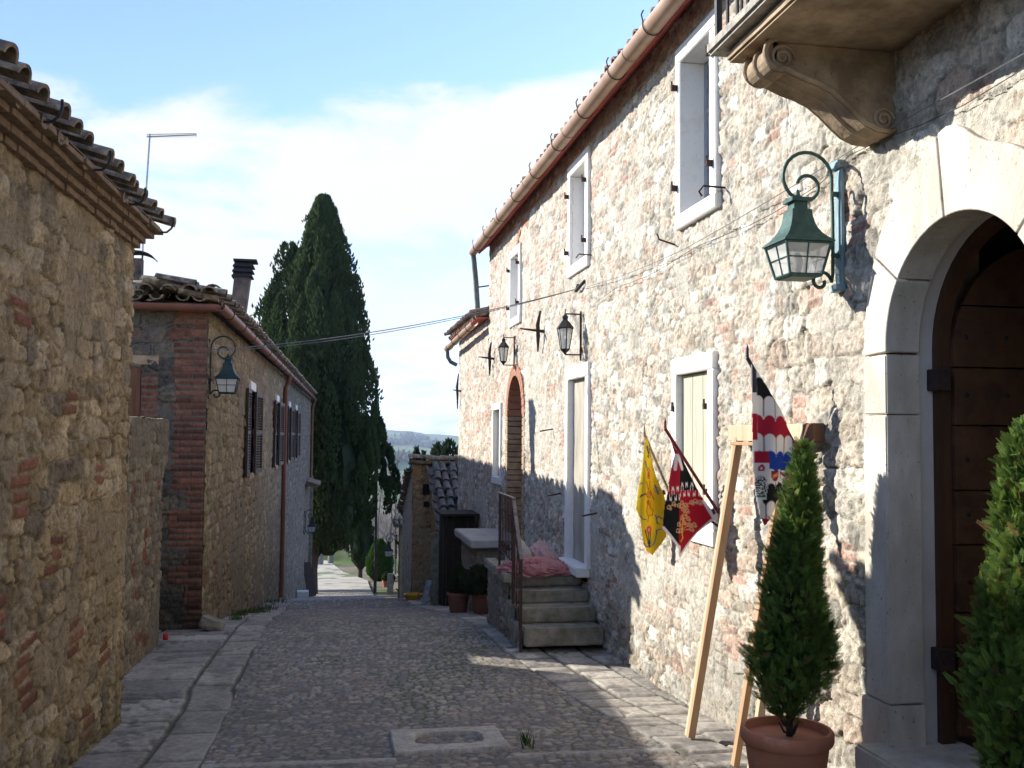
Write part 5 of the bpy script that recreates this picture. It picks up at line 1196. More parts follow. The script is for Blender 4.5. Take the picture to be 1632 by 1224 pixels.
# bare slender trees
rnd = random.Random(11)
def bare(base, H, label, seed, spread=.5, n=16):
    t = thing('bare_tree', label, 'tree', base, 'bare slender trees on the bank'); r2 = random.Random(seed)
    b = MB(); b.tube([base, (base[0]+r2.uniform(-.15, .15), base[1], base[2]+H*.5), (base[0]+r2.uniform(-.3, .3), base[1], base[2]+H)], [.07, .05, .015], 6); b.build('trunk', m_palebark, t, True)
    b = MB()
    for i in range(n):
        z = r2.uniform(.25, .98)*H; a = r2.uniform(0, 6.28); l = r2.uniform(.3, .9)*spread*(1.3-z/H)
        p = Vector((base[0], base[1], base[2]+z)); q = p+Vector((math.cos(a)*l, math.sin(a)*l, l*1.3)); b.tube([p, p.lerp(q, .5)+Vector((0, 0, -.05)), q], [.02, .014, .005], 4)
        for _ in range(3): b.tube([p.lerp(q, r2.uniform(.4, .9)), q+Vector((r2.uniform(-.3, .3), r2.uniform(-.3, .3), r2.uniform(0, .4)))], [.008, .003], 3)
    b.build('branches', m_palebark, t)
for k, (x, y, z, H) in enumerate(((3.25, 55, -7.6, 6.4), (3.75, 57, -7.8, 7.2), (3.0, 60, -8.0, 5.2), (4.15, 56, -7.7, 4.6))):
    bare((x, y, z), H, ['bare slender tree nearest the green thuja', 'tallest bare slender tree, forked high over the bank', 'thin bare tree half hidden behind the clipped shrubs', 'shortest bare tree close to the gate pier'][k], 70+k, 1.5, 26)
for k, (x, y) in enumerate(((-.55, 71), (.15, 72.5))):
    b = MB(); z = float(gz(y)); b.tube([(x, y, z-.3), (x+.1, y, z+2), (x-.05, y, z+5)], [.22, .18, .12], 9); b.tube([(x+.08, y, z+1.8), (x+.9, y, z+4)], [.11, .05], 7)
    o = b.build('tree_trunk', m_palebark, None, True); tag(o, ['forked grey trunk left on the far bank', 'slimmer grey trunk right on the far bank'][k], 'tree', 'grey trunks on the far bank')

# ------------------------------------------------------------------ two pots and clutter beyond the stairs
PROF_POT = [(.0, 0), (.70, 0), (.73, .03), (.93, .80), (.94, .83), (1.0, .84), (1.04, .88), (1.04, .97), (1.0, 1.0), (.93, 1.0), (.90, .90), (.0, .90)]
def pot(t, c, r, h, m=m_terra, name='pot'):
    MB().lathe([(a*r, z*h) for a, z in PROF_POT[:-1]], c, 40).build(name, m, t, True)
    MB().lathe([(0, h*.88), (r*.91, h*.88), (r*.91, h*.86)], c, 24).build('soil', m_soil, t)
gzf = lambda y: float(gz(y))
t = thing('potted_conifer', 'small dark cone shaped conifer in a terracotta pot, left of the two under the porch', 'potted plant', (1.70, 13.2, gzf(13.2)))
m_terrad = mat('dark_old_terracotta', (.22, .085, .05), (.14, .06, .04), 9, .85)
pot(t, (1.70, 13.2, gzf(13.2)-.02), .15, .28, m_terrad); crown('foliage', (1.70, 13.2, gzf(13.2)+.22), .42, [(0, .10), (.25, .16), (.6, .11), (1, .01)], 1500, .05, t, 40, c0=(.03, .045, .02))
t = thing('potted_bush', 'loose dark bush in a terracotta pot, right of the two under the porch', 'potted plant', (2.02, 12.9, gzf(12.9)))
pot(t, (1.98, 12.85, gzf(12.85)-.02), .16, .28, m_terrad); crown('foliage', (1.98, 12.85, gzf(12.85)+.22), .36, [(0, .12), (.3, .24), (.7, .24), (1, .08)], 1600, .07, t, 41, c0=(.035, .05, .025), loose=.5, inner=.3, core=False)
b = MB(); b.lathe([(0, 0), (.13, 0), (.17, .11), (.185, .12), (.165, .12), (.13, .02), (0, .02)], (1.62, 19.4, gzf(19.4)-.02), 28)
tag(b.build('basin', m_yellow, None, True), 'small yellow plastic basin at the foot of the ochre wall', 'basin')
for k, (x, y, a, l) in enumerate(((1.70, 17.75, .5, .50), (1.62, 17.2, 1.15, .42))):
    b = MB(); z = gzf(y); b.bar((x, y, z+.01), (x+l*math.cos(a)*.7, y+.25, z+l*math.sin(a)), .10, .02)
    tag(b.build('plank', m_bluet, None, bevel=.004), ['grey weathered plank leaning low on the stone post', 'short steep grey plank leaning before the dark shed'][k], 'plank')
b = MB(); b.tube([(1.65, 19.0, gzf(19)), (1.92, 19.2, -2.35)], .008, 5); tag(b.build('stick', m_palebark, None), 'thin stick leaning on the ochre outbuilding wall', 'stick')
# rusty sheet and pale block at the end of the shuttered house
b = MB(); b.bar((X2(34)+.32, 34.3, gzf(34.3)), (X2(34)+.10, 34.6, gzf(34.3)+1.1), .32, .03); tag(b.build('metal_sheet', m_rust, None), 'rusty narrow sheet leaning at the end of the shuttered house', 'sheet')
o = rough_box('stone_block', X2(30)+.03, X2(30)+.36, 30.0, 30.4, gzf(30.2)-.05, gzf(30.2)+.18, m_plaster, None, .01, .08, .01, 70); tag(o, 'pale stone block lying below the rusty sheet', 'block')
# loose stone by the brick corner, red bits at the end of the garden wall
def boulder(name, c, sx, sy, sz, m, label, seed, tilt=0):
    import bmesh
    b = bmesh.new(); bmesh.ops.create_icosphere(b, subdivisions=4, radius=1)
    co = np.array([v.co for v in b.verts]); n = fbm(co[:, 0]*1.3+seed, co[:, 1]*1.3+co[:, 2]*1.1, seed, 4)
    for v, k in zip(b.verts, n):
        p = v.co*(.65+.7*float(k)); p.x = max(min(p.x, .75), -.75); p.z = max(min(p.z, .7), -.6)
        v.co = Vector((p.x*sx, p.y*sy, p.z*sz))
    bmesh.ops.rotate(b, verts=b.verts, cent=(0, 0, 0), matrix=Matrix.Rotation(tilt, 3, 'Y')); bmesh.ops.translate(b, verts=b.verts, vec=c)
    me = bpy.data.meshes.new(name); b.to_mesh(me); b.free(); o = link(name, me, m, None, True); return tag(o, label, 'stone' if 'stone' in name else 'pebble')
boulder('loose_stone', (-1.22, 11.25, gzf(11.25)+.045), .17, .12, .10, m_step, 'loose brown stone lying at the foot of the red brick corner', 3, .35)
o = boulder('red_ball', (-1.52, 10.1, gzf(10.1)+.05), .03, .03, .045, m_redp, 'small red plastic thing at the foot of the garden wall end', 5); o['category'] = 'litter'
# grass tufts along the shuttered house
rg = np.random.default_rng(9); V = []; 
for (cx, cy, n_, sp) in ((-1.18, 14.2, 150, .16), (-1.1, 15.6, 260, .3), (-1.02, 17.2, 200, .3), (-1.1, 12.8, 60, .12), (-.98, 19.5, 120, .4), (1.18, 5.9, 34, .05)):
    for i in range(n_):
        x, y = cx+rg.normal(0, sp*.35), cy+rg.normal(0, sp); z = gzf(y)-.01; a = rg.random()*6.28; h = .03+.07*rg.random(); w_ = .006
        V += [(x-w_*math.cos(a), y-w_*math.sin(a), z), (x+w_*math.cos(a), y+w_*math.sin(a), z), (x+rg.normal(0, .02), y+rg.normal(0, .02), z+h)]
o = mesh_np('grass', np.array(V), np.arange(len(V)).reshape(-1, 3), m_grass, None, None, False); tag(o, 'small green grass tufts in the paving joints', 'grass', None, 'stuff')

# stone drain in the street
dr = thing('drain_stone', 'pale flush drain stone with a shallow dark oblong recess in the cobbles', 'drain', (.72, 6.02, -1.82))
def drain_mesh(x0, x1, y0, y1, name, dz, colf, shape):
    U, Vv, Fc, (n_, k_) = grid(np.linspace(x0, x1, 90), np.linspace(y0, y1, 80))
    e = np.minimum(np.minimum(U-x0, x1-U), np.minimum(Vv-y0, y1-Vv)); h = dz+shape(U, Vv)-.06*sst(.012, 0, e)+.006*(fbm(U*12, Vv*12, 90, 4)-.5)
    wob = .012*(fbm(U*5, Vv*5, 91, 3)-.5)
    return mesh_np(name, np.stack([U+wob, Vv+wob, gz(Vv)+h], -1), Fc, m_slab, dr, colf(U, Vv))
rec = lambda U, Vv: (np.abs((U-.73)/.20)**4+np.abs((Vv-6.06)/.155)**4)**.25
drain_mesh(.38, 1.07, 5.76, 6.34, 'rim', .012, lambda U, Vv: np.array((.37, .34, .29))*(.65+.6*fbm(U*7, Vv*7, 92, 4))[:, None], lambda U, Vv: -.055*sst(1.04, .94, rec(U, Vv)))
drain_mesh(.54, .92, 5.91, 6.21, 'panel', -.026, lambda U, Vv: np.array((.12, .11, .09))*(.6+.8*fbm(U*14, Vv*14, 93, 4))[:, None], lambda U, Vv: 0*U)

# ------------------------------------------------------------------ leaning pine frame
pf = thing('pine_door_frame', 'raw pine door frame leaning against the wall behind the striped flag', 'frame', (2.3, 5.5, -1.8))
def bars(name, p, q, w, d, m, lab=None):
    o = MB().bar(p, q, w, d, up=(0, 1, 0)).build(name, m, pf, bevel=.003)
    if lab: o['label'] = lab
MB().bar((2.17, 5.82, -1.80), (2.46, 5.74, .04), .045, .04, up=(0, 1, 0)).build('post', m_pine, pf, bevel=.003)
MB().bar((2.155, 5.84, -1.80), (2.445, 5.76, .04), .012, .06, up=(0, 1, 0)).build('rebate', m_pinew, pf, bevel=.002)
MB().bar((2.20, 5.22, -1.78), (2.47, 5.12, -.01), .035, .045, up=(0, 1, 0)).build('post', m_pine, pf, bevel=.003)
MB().bar((2.25, 5.12, -1.78), (2.50, 5.04, -.01), .035, .04, up=(0, 1, 0)).build('post', m_pinew, pf, bevel=.003)
MB().bar((2.455, 5.86, .035), (2.475, 4.90, .035), .05, .095).build('top_beam', m_pinew, pf, bevel=.003)
MB().bar((2.43, 5.80, -.028), (2.44, 4.98, -.028), .02, .02).build('rebate', m_pine, pf, bevel=.002)
rough_box('beam_end', 2.45, 2.53, 4.80, 4.90, -.015, .085, m_shutw, pf, .002, .05, .006, 91)

# ------------------------------------------------------------------ flags
def cloth(name, fn, W, H, P, parent, nx=90, ny=150, holes=None):
    """cloth sheet; fn(s,t) colour with s across in metres, t down in metres; P(s,t) -> xyz"""
    s_, t_, F, _ = grid(np.linspace(0, W, nx), np.linspace(0, H, ny))
    col = fn(s_, t_); V = P(s_, t_)
    cs, ct = s_[F].mean(1), t_[F].mean(1)
    if holes is not None: F = F[holes(cs, ct)]
    o = mesh_np(name, V, F, m_cloth, parent, col, True)
    md_ = o.modifiers.new('thick', 'SOLIDIFY'); md_.thickness = .002
    return o
def mixm(c, m, col): return c*(1-m[..., None])+np.array(col)*m[..., None]
def seg(x, y, a, b_, w):      # soft line mask
    ax, ay = a; bx, by = b_; L2 = (bx-ax)**2+(by-ay)**2+1e-9
    t = np.clip(((x-ax)*(bx-ax)+(y-ay)*(by-ay))/L2, 0, 1); d = np.hypot(x-ax-t*(bx-ax), y-ay-t*(by-ay)); return sst(w, w*.55, d)
def curve(x, y, pts, w):
    m = 0*x
    for a, b_ in zip(pts[:-1], pts[1:]): m = np.maximum(m, seg(x, y, a, b_, w))
    return m
def ell(x, y, c, rx, ry): return sst(1.08, .9, np.hypot((x-c[0])/rx, (y-c[1])/ry))
def ringm(x, y, c, r, w): return sst(w, w*.5, np.abs(np.hypot(x-c[0], y-c[1])-r))
BLK, RED, WHT, BLU, YEL = (.012, .012, .016), (.42, .015, .04), (.72, .69, .66), (.02, .07, .36), (.80, .58, .02)
# -- striped flag with scallops; pixel frame of the photograph's cloth, 1px = 2.36 mm
# pole
def flag_root(name, label, loc): return thing(name, label, 'flag', loc, 'heraldic flags on short poles along the sunlit wall')
SP = .00325
YF = 4.95
def to_xz(px, py):     # picture place of the cloth plane at Y = YF
    return None
def plane_pt(px, py, Yp):
    d = fv+Rv*((px-816)/1587)-Uv*((py-612)/1587); return d*(Yp/d.y)
def make_flag(name, label, Yp, outline, paint, pole, folds, wall, x0, y0, x1, y1, dpx=1.15, edgecurl=None):
    """outline: polygon round the cloth (metres in its own plane after projection); real cloth at distance Yp"""
    c0 = plane_pt((x0+x1)/2, (y0+y1)/2, Yp)
    t = flag_root(name, label, (wall.x, wall.y, wall.z))
    nx, ny = int((x1-x0)/dpx), int((y1-y0)/dpx)
    s_, t_, F, _ = grid(np.linspace(x0, x1, nx), np.linspace(y0, y1, ny))
    A = np.array(plane_pt(x0, y0, Yp)); Bx = (np.array(plane_pt(x1, y0, Yp))-A)/(x1-x0); By = (np.array(plane_pt(x0, y1, Yp))-A)/(y1-y0)
    V = A[None]+(s_-x0)[:, None]*Bx+(t_-y0)[:, None]*By
    V[:, 1] += folds(s_, t_)
    def inside(x, y):
        r = np.zeros(x.shape, bool); n = len(outline)
        for i in range(n):
            (ax, ay), (bx, by) = outline[i], outline[(i+1) % n]
            c_ = ((ay > y) != (by > y)) & (x < (bx-ax)*(y-ay)/(by-ay+1e-9)+ax); r ^= c_
        return r
    F = F[inside(s_[F].mean(1), t_[F].mean(1))]
    col = paint(s_, t_); used = np.unique(F); rm = np.zeros(len(V), int); rm[used] = np.arange(len(used))
    o = mesh_np('cloth', V[used], rm[F], m_cloth, t, col[used], True)
    m2 = o.modifiers.new('thick', 'SOLIDIFY'); m2.thickness = .002
    b = MB(); b.tube([wall+Vector((.03, 0, -.02)), pole], .011, 8); po = b.build('pole', m_flagpole[name], t, True)
    b = MB(); b.tube([wall+Vector((.02, 0, -.08)), wall+Vector((-.05, 0, -.03)), wall+Vector((-.05, 0, .03))], .009, 6); b.tube([wall+Vector((-.04, 0, .02)), wall+Vector((-.055, 0, .05))], .02, 8); b.build('pole_holder', m_iron, t)
    b = MB(); b.lathe([(0, 0), (.010, .004), (.008, .05), (0, .075)], tuple(pole), 8); b.build('pole_tip', m_flagpole[name], t)
    return t
m_flagpole = {'striped_flag': mat('dark_blue_pole', (.02, .025, .05), None, 9, .5), 'red_black_flag': mat('red_pole', (.22, .02, .03), (.03, .01, .01), 40, .5), 'yellow_flag': mat('gold_pole', (.5, .33, .05), (.1, .12, .2), 40, .5)}
def scal(x, y, y0, amp, per, ph, up=1, sk=0.0):      # scalloped boundary: value of y on the boundary
    f = ((x-ph)/per) % 1; return y0+sk*(x-ph)-up*amp*np.sqrt(np.maximum(1-(2*f-1)**2, 0))
def paint_striped(x, y):
    c = np.zeros(x.shape+(3,))+np.array(WHT)
    per = 16.0; ph = 1199
    # bands below each scalloped top edge
    for (ya, colr, sk) in ((612, BLK, .10), (641, WHT, .10), (672, RED, .08), (701, WHT, .10), (729, BLU, .06), (757, WHT, .08), (783, BLK, -.04), (811, WHT, -.06)):
        yb_ = scal(x, y, ya, 11, per, ph, 1, sk); m = sst(-.8, .8, y-yb_); c = mixm(c, m, colr)
        if colr is WHT:
            f = ((x-ph)/per) % 1; ln = sst(.07, .03, np.minimum(f, 1-f))*m*sst(26, 22, y-yb_-2); c = mixm(c, ln*.8, (.10, .09, .10))
    # left white sleeve and dark/red strips
    sl = sst(1203.5, 1202, x-.10*(y-600)/2.4); c = mixm(c, sl, WHT)
    c = mixm(c, sl*((y < 626) & (x > 1196)), (.05, .05, .08)); c = mixm(c, sl*((y > 660) & (y < 702)), RED)
    # tower with red roof and tree on the lower left
    tw = ((x > 1203) & (x < 1221) & (y > 720) & (y < 796)).astype(float); c = mixm(c, tw*(x < 1219+3*np.sin((y-730)/14)), (.70, .67, .64))
    c = mixm(c, ((x > 1202) & (x < 1220+(y-720)*.1) & (y > 720) & (y < 738)).astype(float), RED)
    c = mixm(c, curve(x, y, [(1208, 746), (1212, 742), (1214, 746), (1213, 750), (1208, 750), (1208, 746)], 1.8), RED)
    tr_ = ell(x, y, (1210, 775), 8, 17)*(vn(x*.9, y*.9, 5) > .42); c = mixm(c, tr_, (.07, .08, .06)); c = mixm(c, ((y > 790) & (y < 793) & (x > 1204) & (x < 1215)).astype(float), (.02, .22, .10))
    # two shields
    for k, (sx, sy) in enumerate(((1229.5, 759), (1246, 758))):
        w_ = np.where(y < sy, 6.5, 6.5*np.sqrt(np.clip(1-((y-sy)/9)**2, 0, 1))); ins = ((np.abs(x-sx) < w_) & (y > sy-8) & (y < sy+9)).astype(float)
        w2 = w_-1.1; in2 = ((np.abs(x-sx) < w2) & (y > sy-7) & (y < sy+8)).astype(float)
        c = mixm(c, ins, (.05, .03, .03)); c = mixm(c, in2, RED if k == 0 else WHT)
        d = np.abs((x-sx)*(-.55 if k == 0 else .6)+(sy-y)) if k == 0 else np.abs((y-sy)-(x-sx)*.6)
        c = mixm(c, in2*(d < (2.0 if k else .8)), RED if k else (.7, .5, .2))
        if k == 0: c = mixm(c, in2*(np.abs(d-2.2) < .5), (.7, .5, .2))
    c = mixm(c, sst(1.0, -1.0, -(y-826)+(np.abs(x-1210)**1.6)*.03), RED)
    return c
outl = [(1194, 580), (1200, 590), (1213, 604), (1232, 640), (1247, 668), (1262, 702), (1269, 738), (1262, 768), (1243, 790), (1232, 808), (1222, 826), (1213, 838), (1207, 822), (1203, 790), (1200, 740), (1199, 700), (1197, 660), (1195, 620)]
wallp = Vector((XW, 4.95, -.27))
make_flag('striped_flag', 'black, white, red and blue scalloped flag with two small shields, right of the three', 4.93, outl, paint_striped, plane_pt(1191, 570, 4.95),
          lambda s, t: .022*np.sin((s-1199)/9+.012*(t-600))*np.clip((t-590)/120, 0, 1)-.02, wallp, 1192, 578, 1271, 840)
def paint_red(x, y):
    c = np.zeros(x.shape+(3,))+np.array(RED)
    mid = 1083+(y-720)*-.02; right = x > mid
    zz = 782+1.0*(x < mid)*6
    top = y < zz
    c = np.where((top & right)[..., None], np.array(BLK), c); c = np.where((top & ~right)[..., None], np.array(RED), c)
    c = np.where((~top & right)[..., None], np.array((.45, .012, .03)), c); c = np.where((~top & ~right)[..., None], np.array(BLK), c)
    # interlocked rounded teeth
    per = 8.6; f = ((x-1080)/per) % 1; base = zz-1
    tooth = np.sign(np.sin(2*np.pi*(f)))
    yw = base+8.5*np.tanh(3.2*np.sin(2*np.pi*(x-1080)/per)); d = np.abs(y-yw)/np.sqrt(1+(8.5*2*np.pi/per*np.cos(2*np.pi*(x-1080)/per)*.55)**2)
    c = mixm(c, sst(1.7, 1.0, d)*((x > 1058) & (x < 1124)), (.80, .74, .74))
    # gold scrolls
    g = (.62, .42, .24); g2 = (.30, .05, .05)
    rnd = random.Random(3); m = 0*x
    path = [(1062, 808), (1070, 803), (1080, 806), (1088, 812), (1094, 806), (1104, 802), (1116, 802), (1092, 820), (1098, 828), (1086, 826), (1080, 836), (1100, 838), (1084, 846), (1104, 845), (1078, 846), (1096, 815), (1086, 802), (1110, 800), (1108, 838), (1090, 834)]
    for (cx, cy) in path:
        m = np.maximum(m, ringm(x, y, (cx, cy), 2.9, .95)); m = np.maximum(m, ringm(x, y, (cx+2.5, cy+2.6), 1.7, .8)); m = np.maximum(m, ell(x, y, (cx-2.2, cy+2.5), 1.3, .9))
    for a, b_ in zip(path[:-1], path[1:]):
        if math.hypot(a[0]-b_[0], a[1]-b_[1]) < 22: m = np.maximum(m, seg(x, y, a, b_, .9)*.9)
    c = mixm(c, m, g)
    c = mixm(c, curve(x, y, [(1087, 822), (1090, 828), (1087, 840), (1086, 850), (1088, 858), (1084, 864)], 1.1), (.75, .55, .03))
    # white hems
    for a, b_ in (((1053, 840), (1081, 874)), ((1081, 889), (1135, 828)), ((1076, 726), (1074, 748)), ((1078, 726), (1086, 748)), ((1122, 800), (1136, 828)), ((1080, 888), (1081, 872))):
        c = mixm(c, seg(x, y, a, b_, 3.2), (.76, .72, .72))
    return c
outl = [(1066, 696), (1074, 712), (1080, 722), (1094, 744), (1110, 776), (1122, 798), (1131, 812), (1137, 828), (1112, 852), (1083, 889), (1080, 886), (1079, 874), (1066, 858), (1052, 842), (1055, 806), (1060, 786), (1067, 752), (1074, 724), (1070, 708)]
make_flag('red_black_flag', 'red and black quartered flag with gold scrollwork and white wavy teeth', 6.28, outl, paint_red, plane_pt(1060, 683, 6.3),
          lambda s, t: .04*np.sin((s-1082)/15.0)*np.clip((t-705)/90, 0, 1)+.012*np.sin((s-1060)/4.3)*np.clip((790-t)/60, 0, 1)*np.clip((t-700)/30, 0, 1)-.01, Vector((XW, 6.3, -.52)), 1050, 694, 1139, 891, 1.0)
def paint_yellow(x, y):
    c = np.zeros(x.shape+(3,))+np.array(YEL)
    c = c*(1-.12*sst(.4, .7, vn(x*.12, y*.03, 4)))[..., None]
    OR = (.55, .13, .02); DK = (.05, .035, .03); BL = (.06, .16, .26)
    for a in (-9, 9):          # raised limbs of the rampant figure, kept as plain heraldic strokes
        c = mixm(c, curve(x, y, [(1032, 782), (1032+a*.35, 772), (1032+a*.5, 768)], 1.1), OR)
    c = mixm(c, ell(x, y, (1033, 788), 4.5, 5), (.62, .34, .08)); c = mixm(c, ringm(x, y, (1033, 789), 4.6, 1.0), OR)
    c = mixm(c, curve(x, y, [(1037, 782), (1041, 790), (1044, 797)], 1.3), OR); c = mixm(c, curve(x, y, [(1027, 788), (1021, 789), (1019, 793), (1026, 786)], .9), DK)
    c = mixm(c, ell(x, y, (1032, 801), 3.3, 4), OR)
    c = mixm(c, curve(x, y, [(1032, 803), (1036, 808), (1042, 815), (1041, 822), (1035, 822)], 1.0), OR); c = mixm(c, curve(x, y, [(1031, 804), (1029, 815), (1033, 824), (1032, 832)], 1.0), OR)
    c = mixm(c, curve(x, y, [(1038, 802), (1036, 812)], 1.0), OR)
    c = mixm(c, ell(x, y, (1032, 756), 2.8, 5), (.60, .12, .12)); c = mixm(c, ringm(x, y, (1032, 760), 2.6, .9), (.45, .05, .05)); c = mixm(c, curve(x, y, [(1029, 751), (1032, 746), (1035, 751)], .9), OR)
    # pink shield with dark fan and blue rope
    for a in (-6, -1, 4): c = mixm(c, curve(x, y, [(1035+a*.1, 872), (1033+a, 845)], 1.1), DK)
    c = mixm(c, ell(x, y, (1034, 845), 5, 6.5), (.62, .10, .16)); c = mixm(c, ell(x, y, (1034, 845), 2.2, 2.6), (.75, .45, .12))
    c = mixm(c, ringm(x, y, (1035, 865), 3.4, .8), BL)
    for pts in ([(1024, 865), (1029, 871), (1036, 873), (1043, 868), (1046, 858), (1047, 846), (1053, 844)], [(1047, 828), (1050, 823), (1054, 828)], [(1020, 823), (1024, 828), (1028, 828)],
                [(1043, 748), (1047, 754)], [(1026, 735), (1029, 748)], [(1018, 772), (1022, 770)], [(1030, 712), (1033, 730)], [(1046, 822), (1048, 835), (1051, 836)]):
        c = mixm(c, curve(x, y, pts, 1.1), BL)
    c = mixm(c, ringm(x, y, (1048, 781), 3.4, 1.0), (.35, .33, .15)); c = mixm(c, curve(x, y, [(1046, 774), (1050, 788)], 1.6), (.12, .18, .25))
    c = mixm(c, curve(x, y, [(1031, 711), (1033, 722), (1031, 728)], 1.0), DK); c = mixm(c, curve(x, y, [(1034, 711), (1036, 728)], .9), (.2, .12, .05))
    return c
outl = [(1029, 697), (1033, 706), (1041, 736), (1050, 768), (1059, 800), (1061, 830), (1060, 856), (1050, 872), (1041, 886), (1030, 878), (1024, 866), (1021, 842), (1019, 826), (1014, 812), (1017, 780), (1021, 750), (1025, 720), (1027, 706)]
make_flag('yellow_flag', 'bright yellow flag with orange heraldic figure and blue rope, left of the three', 7.26, outl, paint_yellow, plane_pt(1027, 692, 7.3),
          lambda s, t: .05*np.sin((s-1036)/5.6+.004*(t-700))*np.clip((t-700)/60, .15, 1)*np.clip((890-t)/150, .35, 1), Vector((XW, 7.3, -.45)), 1012, 695, 1063, 888, .9)

# ------------------------------------------------------------------ potted thujas by the door
def thuja(t, base, H, prof, n, seed, c0=(.085, .155, .035), lean=0.0):
    rg = np.random.default_rng(seed); hf = [p[0] for p in prof]; rf_ = [p[1] for p in prof]
    hh = rg.random(n*4); keep = rg.random(n*4) < (np.interp(hh, hf, rf_)/max(rf_))**1.3+.10; hh = hh[keep][:n]; n = len(hh)
    th = rg.random(n)*2*math.pi; R0 = np.interp(hh, hf, rf_)
    lump = fbm(np.cos(th)*2.6+9, np.sin(th)*2.6+hh*H*8, seed, 4); R0 = R0*(.30+1.15*lump)
    rho = R0*(.35+.65*rg.random(n)**.5)
    gp_ = fbm(np.cos(th)*1.9+3, np.sin(th)*1.9+hh*H*5.5, seed+40, 3); ok = (gp_ > .40-.10*(hh > .6)) | (rg.random(n) > .72); th, hh, rho, R0 = th[ok], hh[ok], rho[ok], R0[ok]; n = len(hh); rho = rho*(1+.28*(rg.random(n) > .93)*rg.random(n))
    P = np.stack([base[0]+lean*hh+rho*np.cos(th), base[1]+rho*np.sin(th), base[2]+hh*H], -1)
    out = np.stack([np.cos(th), np.sin(th), 0*th], -1)
    D = out*.6+np.array((0, 0, .9))+rg.normal(0, .42, (n, 3)); D /= np.linalg.norm(D, axis=1)[:, None]
    tg = np.stack([-np.sin(th), np.cos(th), 0*th], -1)+rg.normal(0, .7, (n, 3)); S = np.cross(D, np.cross(tg, D)); S /= np.linalg.norm(S, axis=1)[:, None]
    sz = (.030+.034*rg.random(n)**1.5)[:, None]
    Vs, Fs, Cs = [], [], []; o = 0
    tone = (.55+.7*fbm(th*3, hh*H*5, seed+4, 3)+.5*(rg.random(n)-.5)); c = np.array(c0)*tone[:, None]; yl = (rho/np.maximum(R0, .01) > .8)[:, None]*rg.random((n, 1)); c = c*(.72+.5*np.clip(rho/np.maximum(R0, .01), 0, 1))[:, None]*(1) if 0 else c+yl*np.array((.075, .070, .004)); br = (rg.random((n, 1)) > .965); c = np.where(br, np.array((.16, .10, .04)), c)
    leaves = [(0, 0, 1.0, 0)]+[(.08+.13*k, sg*1.0, .46-.045*k, sg) for k in range(7) for sg in (-1, 1)]
    for (a, sg, ln, ss) in leaves:
        B = P+D*sz*a*1.1; dr = D*(1 if ss == 0 else .75)+S*(0 if ss == 0 else ss*.72); dr /= np.linalg.norm(dr, axis=1)[:, None]
        side = np.cross(dr, np.cross(D, S)+1e-6); side /= np.linalg.norm(side, axis=1)[:, None]
        ll = sz*ln; wd = sz*(.035 if ss == 0 else .048)
        q = np.stack([B, B+dr*ll*.5+side*wd, B+dr*ll, B+dr*ll*.5-side*wd], 1).reshape(-1, 3)
        Vs.append(q); Fs.append(np.arange(len(q)).reshape(-1, 4)+o); o += len(q)
        tipc = c*(1.0+.25*(ln < .6)); Cs.append(np.repeat(tipc, 4, 0))
    mesh_np('foliage', np.concatenate(Vs), np.concatenate(Fs), m_leaf, t, np.concatenate(Cs), False)
    b = MB(); b.tube([(base[0], base[1], base[2]-.22), (base[0]+.01, base[1], base[2]+.2), (base[0]+lean*.9, base[1], base[2]+H*.9)], [.018, .014, .004], 7)
    r2 = random.Random(seed)
    for i in range(80):
        z = r2.uniform(-.08, .85)**1.3*H if 0 else (r2.random()**1.5*.9-.06)*H; a = r2.uniform(0, 6.28); rr2 = float(np.interp(z/H if z > 0 else 0, hf, rf_))*.75
        p = Vector((base[0], base[1], base[2]+z)); q = p+Vector((math.cos(a)*rr2, math.sin(a)*rr2, rr2*1.1)); b.tube([p, p.lerp(q, .5)+Vector((0, 0, -.02)), q], [.006, .005, .002], 4)
    b.build('stem', m_bark, t, True)
TP = [(0, .06), (.06, .13), (.14, .175), (.26, .195), (.42, .165), (.54, .145), (.63, .105), (.77, .080), (.88, .055), (.95, .03), (1, .006)]
pz = gzf(4.4)
t = thing('potted_cypress', 'tall bushy potted thuja in a terracotta pot before the stone wall', 'potted plant', (2.12, 4.42, pz), 'potted thujas flanking the door')
pot(t, (2.12, 4.42, pz+.0), .205, .385); thuja(t, (2.13, 4.42, pz+.43), 1.27, TP, 11500, 5, lean=.085)
t = thing('potted_cypress', 'nearer potted thuja in front of the dark door, cut by the frame edge', 'potted plant', (2.30, 3.12, -1.68), 'potted thujas flanking the door')
pot(t, (2.32, 3.12, -1.67), .205, .385); thuja(t, (2.37, 3.12, -1.67+.45), 1.27, [(0, .06), (.08, .14), (.25, .18), (.45, .165), (.56, .14), (.64, .10), (.80, .08), (.92, .055), (1, .012)], 12500, 9, lean=.03)
b = MB(); b.tube([(2.42, 4.28, pz+.02), (2.36, 4.15, pz+.015), (2.46, 4.08, pz+.06), (2.52, 3.98, pz+.14), (2.44, 4.18, pz+.10), (2.38, 4.32, pz+.02)], .005, 5)
tag(b.build('cable_loop', m_iron, None, True), 'thin black cable loop lying on the slab between pot and doorstep', 'cable')

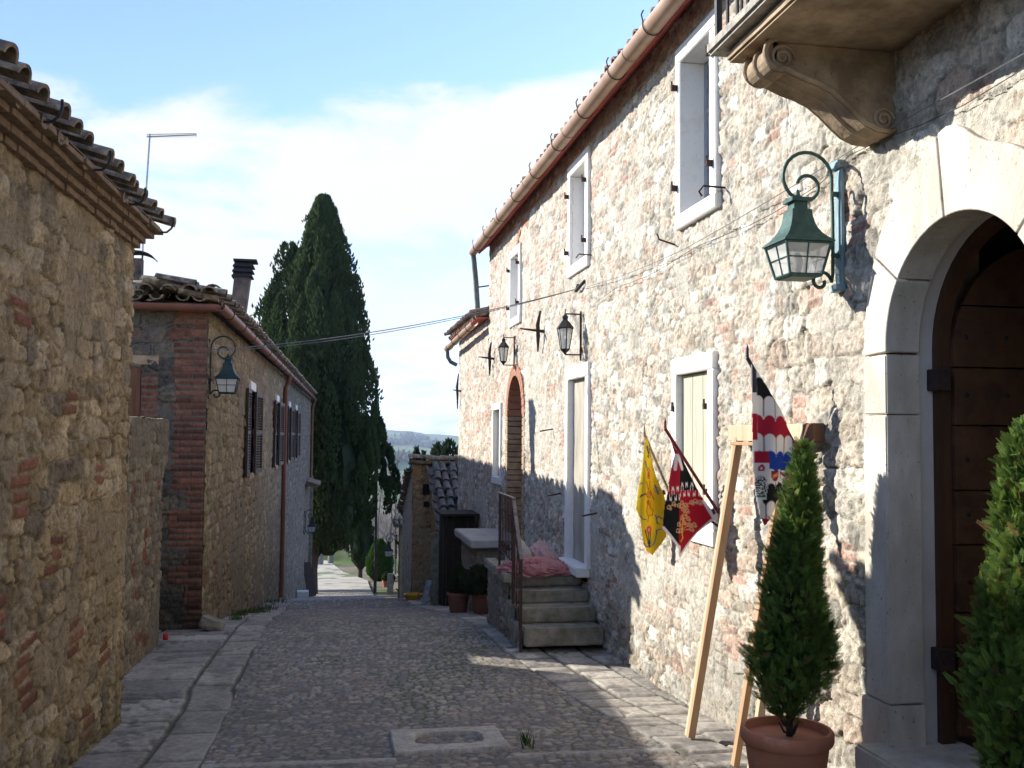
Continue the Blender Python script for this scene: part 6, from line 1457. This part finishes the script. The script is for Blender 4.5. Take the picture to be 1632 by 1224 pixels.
# ------------------------------------------------------------------ farmhouse on the far ridge
def farm(x, y, k, label):
    z = float(terr(np.array([x]), np.array([y]))[0]); t = thing('farmhouse', label, 'house', (x, y, z), 'far ridge buildings')
    MB().box(x-9*k, x+9*k, y-6, y+6, z-4, z+8*k).build('wall', m_plaster, t)
    MB().prism([(x-10*k, z+8*k), (x+10*k, z+8*k), (x, z+12*k)], 'y', y-7, y+7).build('roof', m_tile2, t)
farm(-150, 3440, 1.0, 'small block house on the far ridge left of its tall neighbour'); farm(-125, 3440, 1.25, 'taller block house on the far ridge')
# wood belts on the far slope: one mass of crowns
rg = np.random.default_rng(12); n = 9000
ang = rg.uniform(-.12, .16, n*3); rad_ = 600*(5.2**rg.random(n*3)); x = rad_*np.sin(ang); y = rad_*np.cos(ang)
wd = fbm(x*.0042, y*.0026, 77, 5); ok = wd > .53; x, y, rad_ = x[ok][:n], y[ok][:n], rad_[ok][:n]; n = len(x); z = terr(x, y)
sz = rg.uniform(5, 10, n); ico = np.array([(1, 0, 0), (-1, 0, 0), (0, 1, 0), (0, -1, 0), (0, 0, 1.2), (0, 0, -1)])*.8
V = (np.stack([x, y, z+sz*.4+4], -1)[:, None]+ico[None]*sz[:, None, None]*rg.uniform(.7, 1.2, (n, 6, 1))).reshape(-1, 3)
f8 = np.array([(0, 2, 4), (2, 1, 4), (1, 3, 4), (3, 0, 4), (2, 0, 5), (1, 2, 5), (3, 1, 5), (0, 3, 5)]); F = (f8[None]+6*np.arange(n)[:, None, None]).reshape(-1, 3)
c = np.repeat(np.array((.035, .045, .022))*rg.uniform(.6, 1.5, (n, 1)), 6, 0)
tag(mesh_np('woods', V, F, m_leaf, None, c, False), 'far dark woods in belts across the opposite hillside', 'woods', None, 'stuff')

# ------------------------------------------------------------------ air between here and the hills
hz, ntz, _b = newmat('haze'); ntz.nodes.clear(); vo = ntz.nodes.new('ShaderNodeVolumePrincipled'); ou = ntz.nodes.new('ShaderNodeOutputMaterial')
vo.inputs['Color'].default_value = (.66, .80, 1.0, 1); vo.inputs['Density'].default_value = .00016; vo.inputs['Anisotropy'].default_value = .2; ntz.links.new(vo.outputs[0], ou.inputs['Volume'])
hb = MB().box(-9500, 9500, -9500, 9500, -900, 300).build('haze', hz, None); tag(hb, 'thin blue air haze over the valley', 'haze', None, 'stuff')
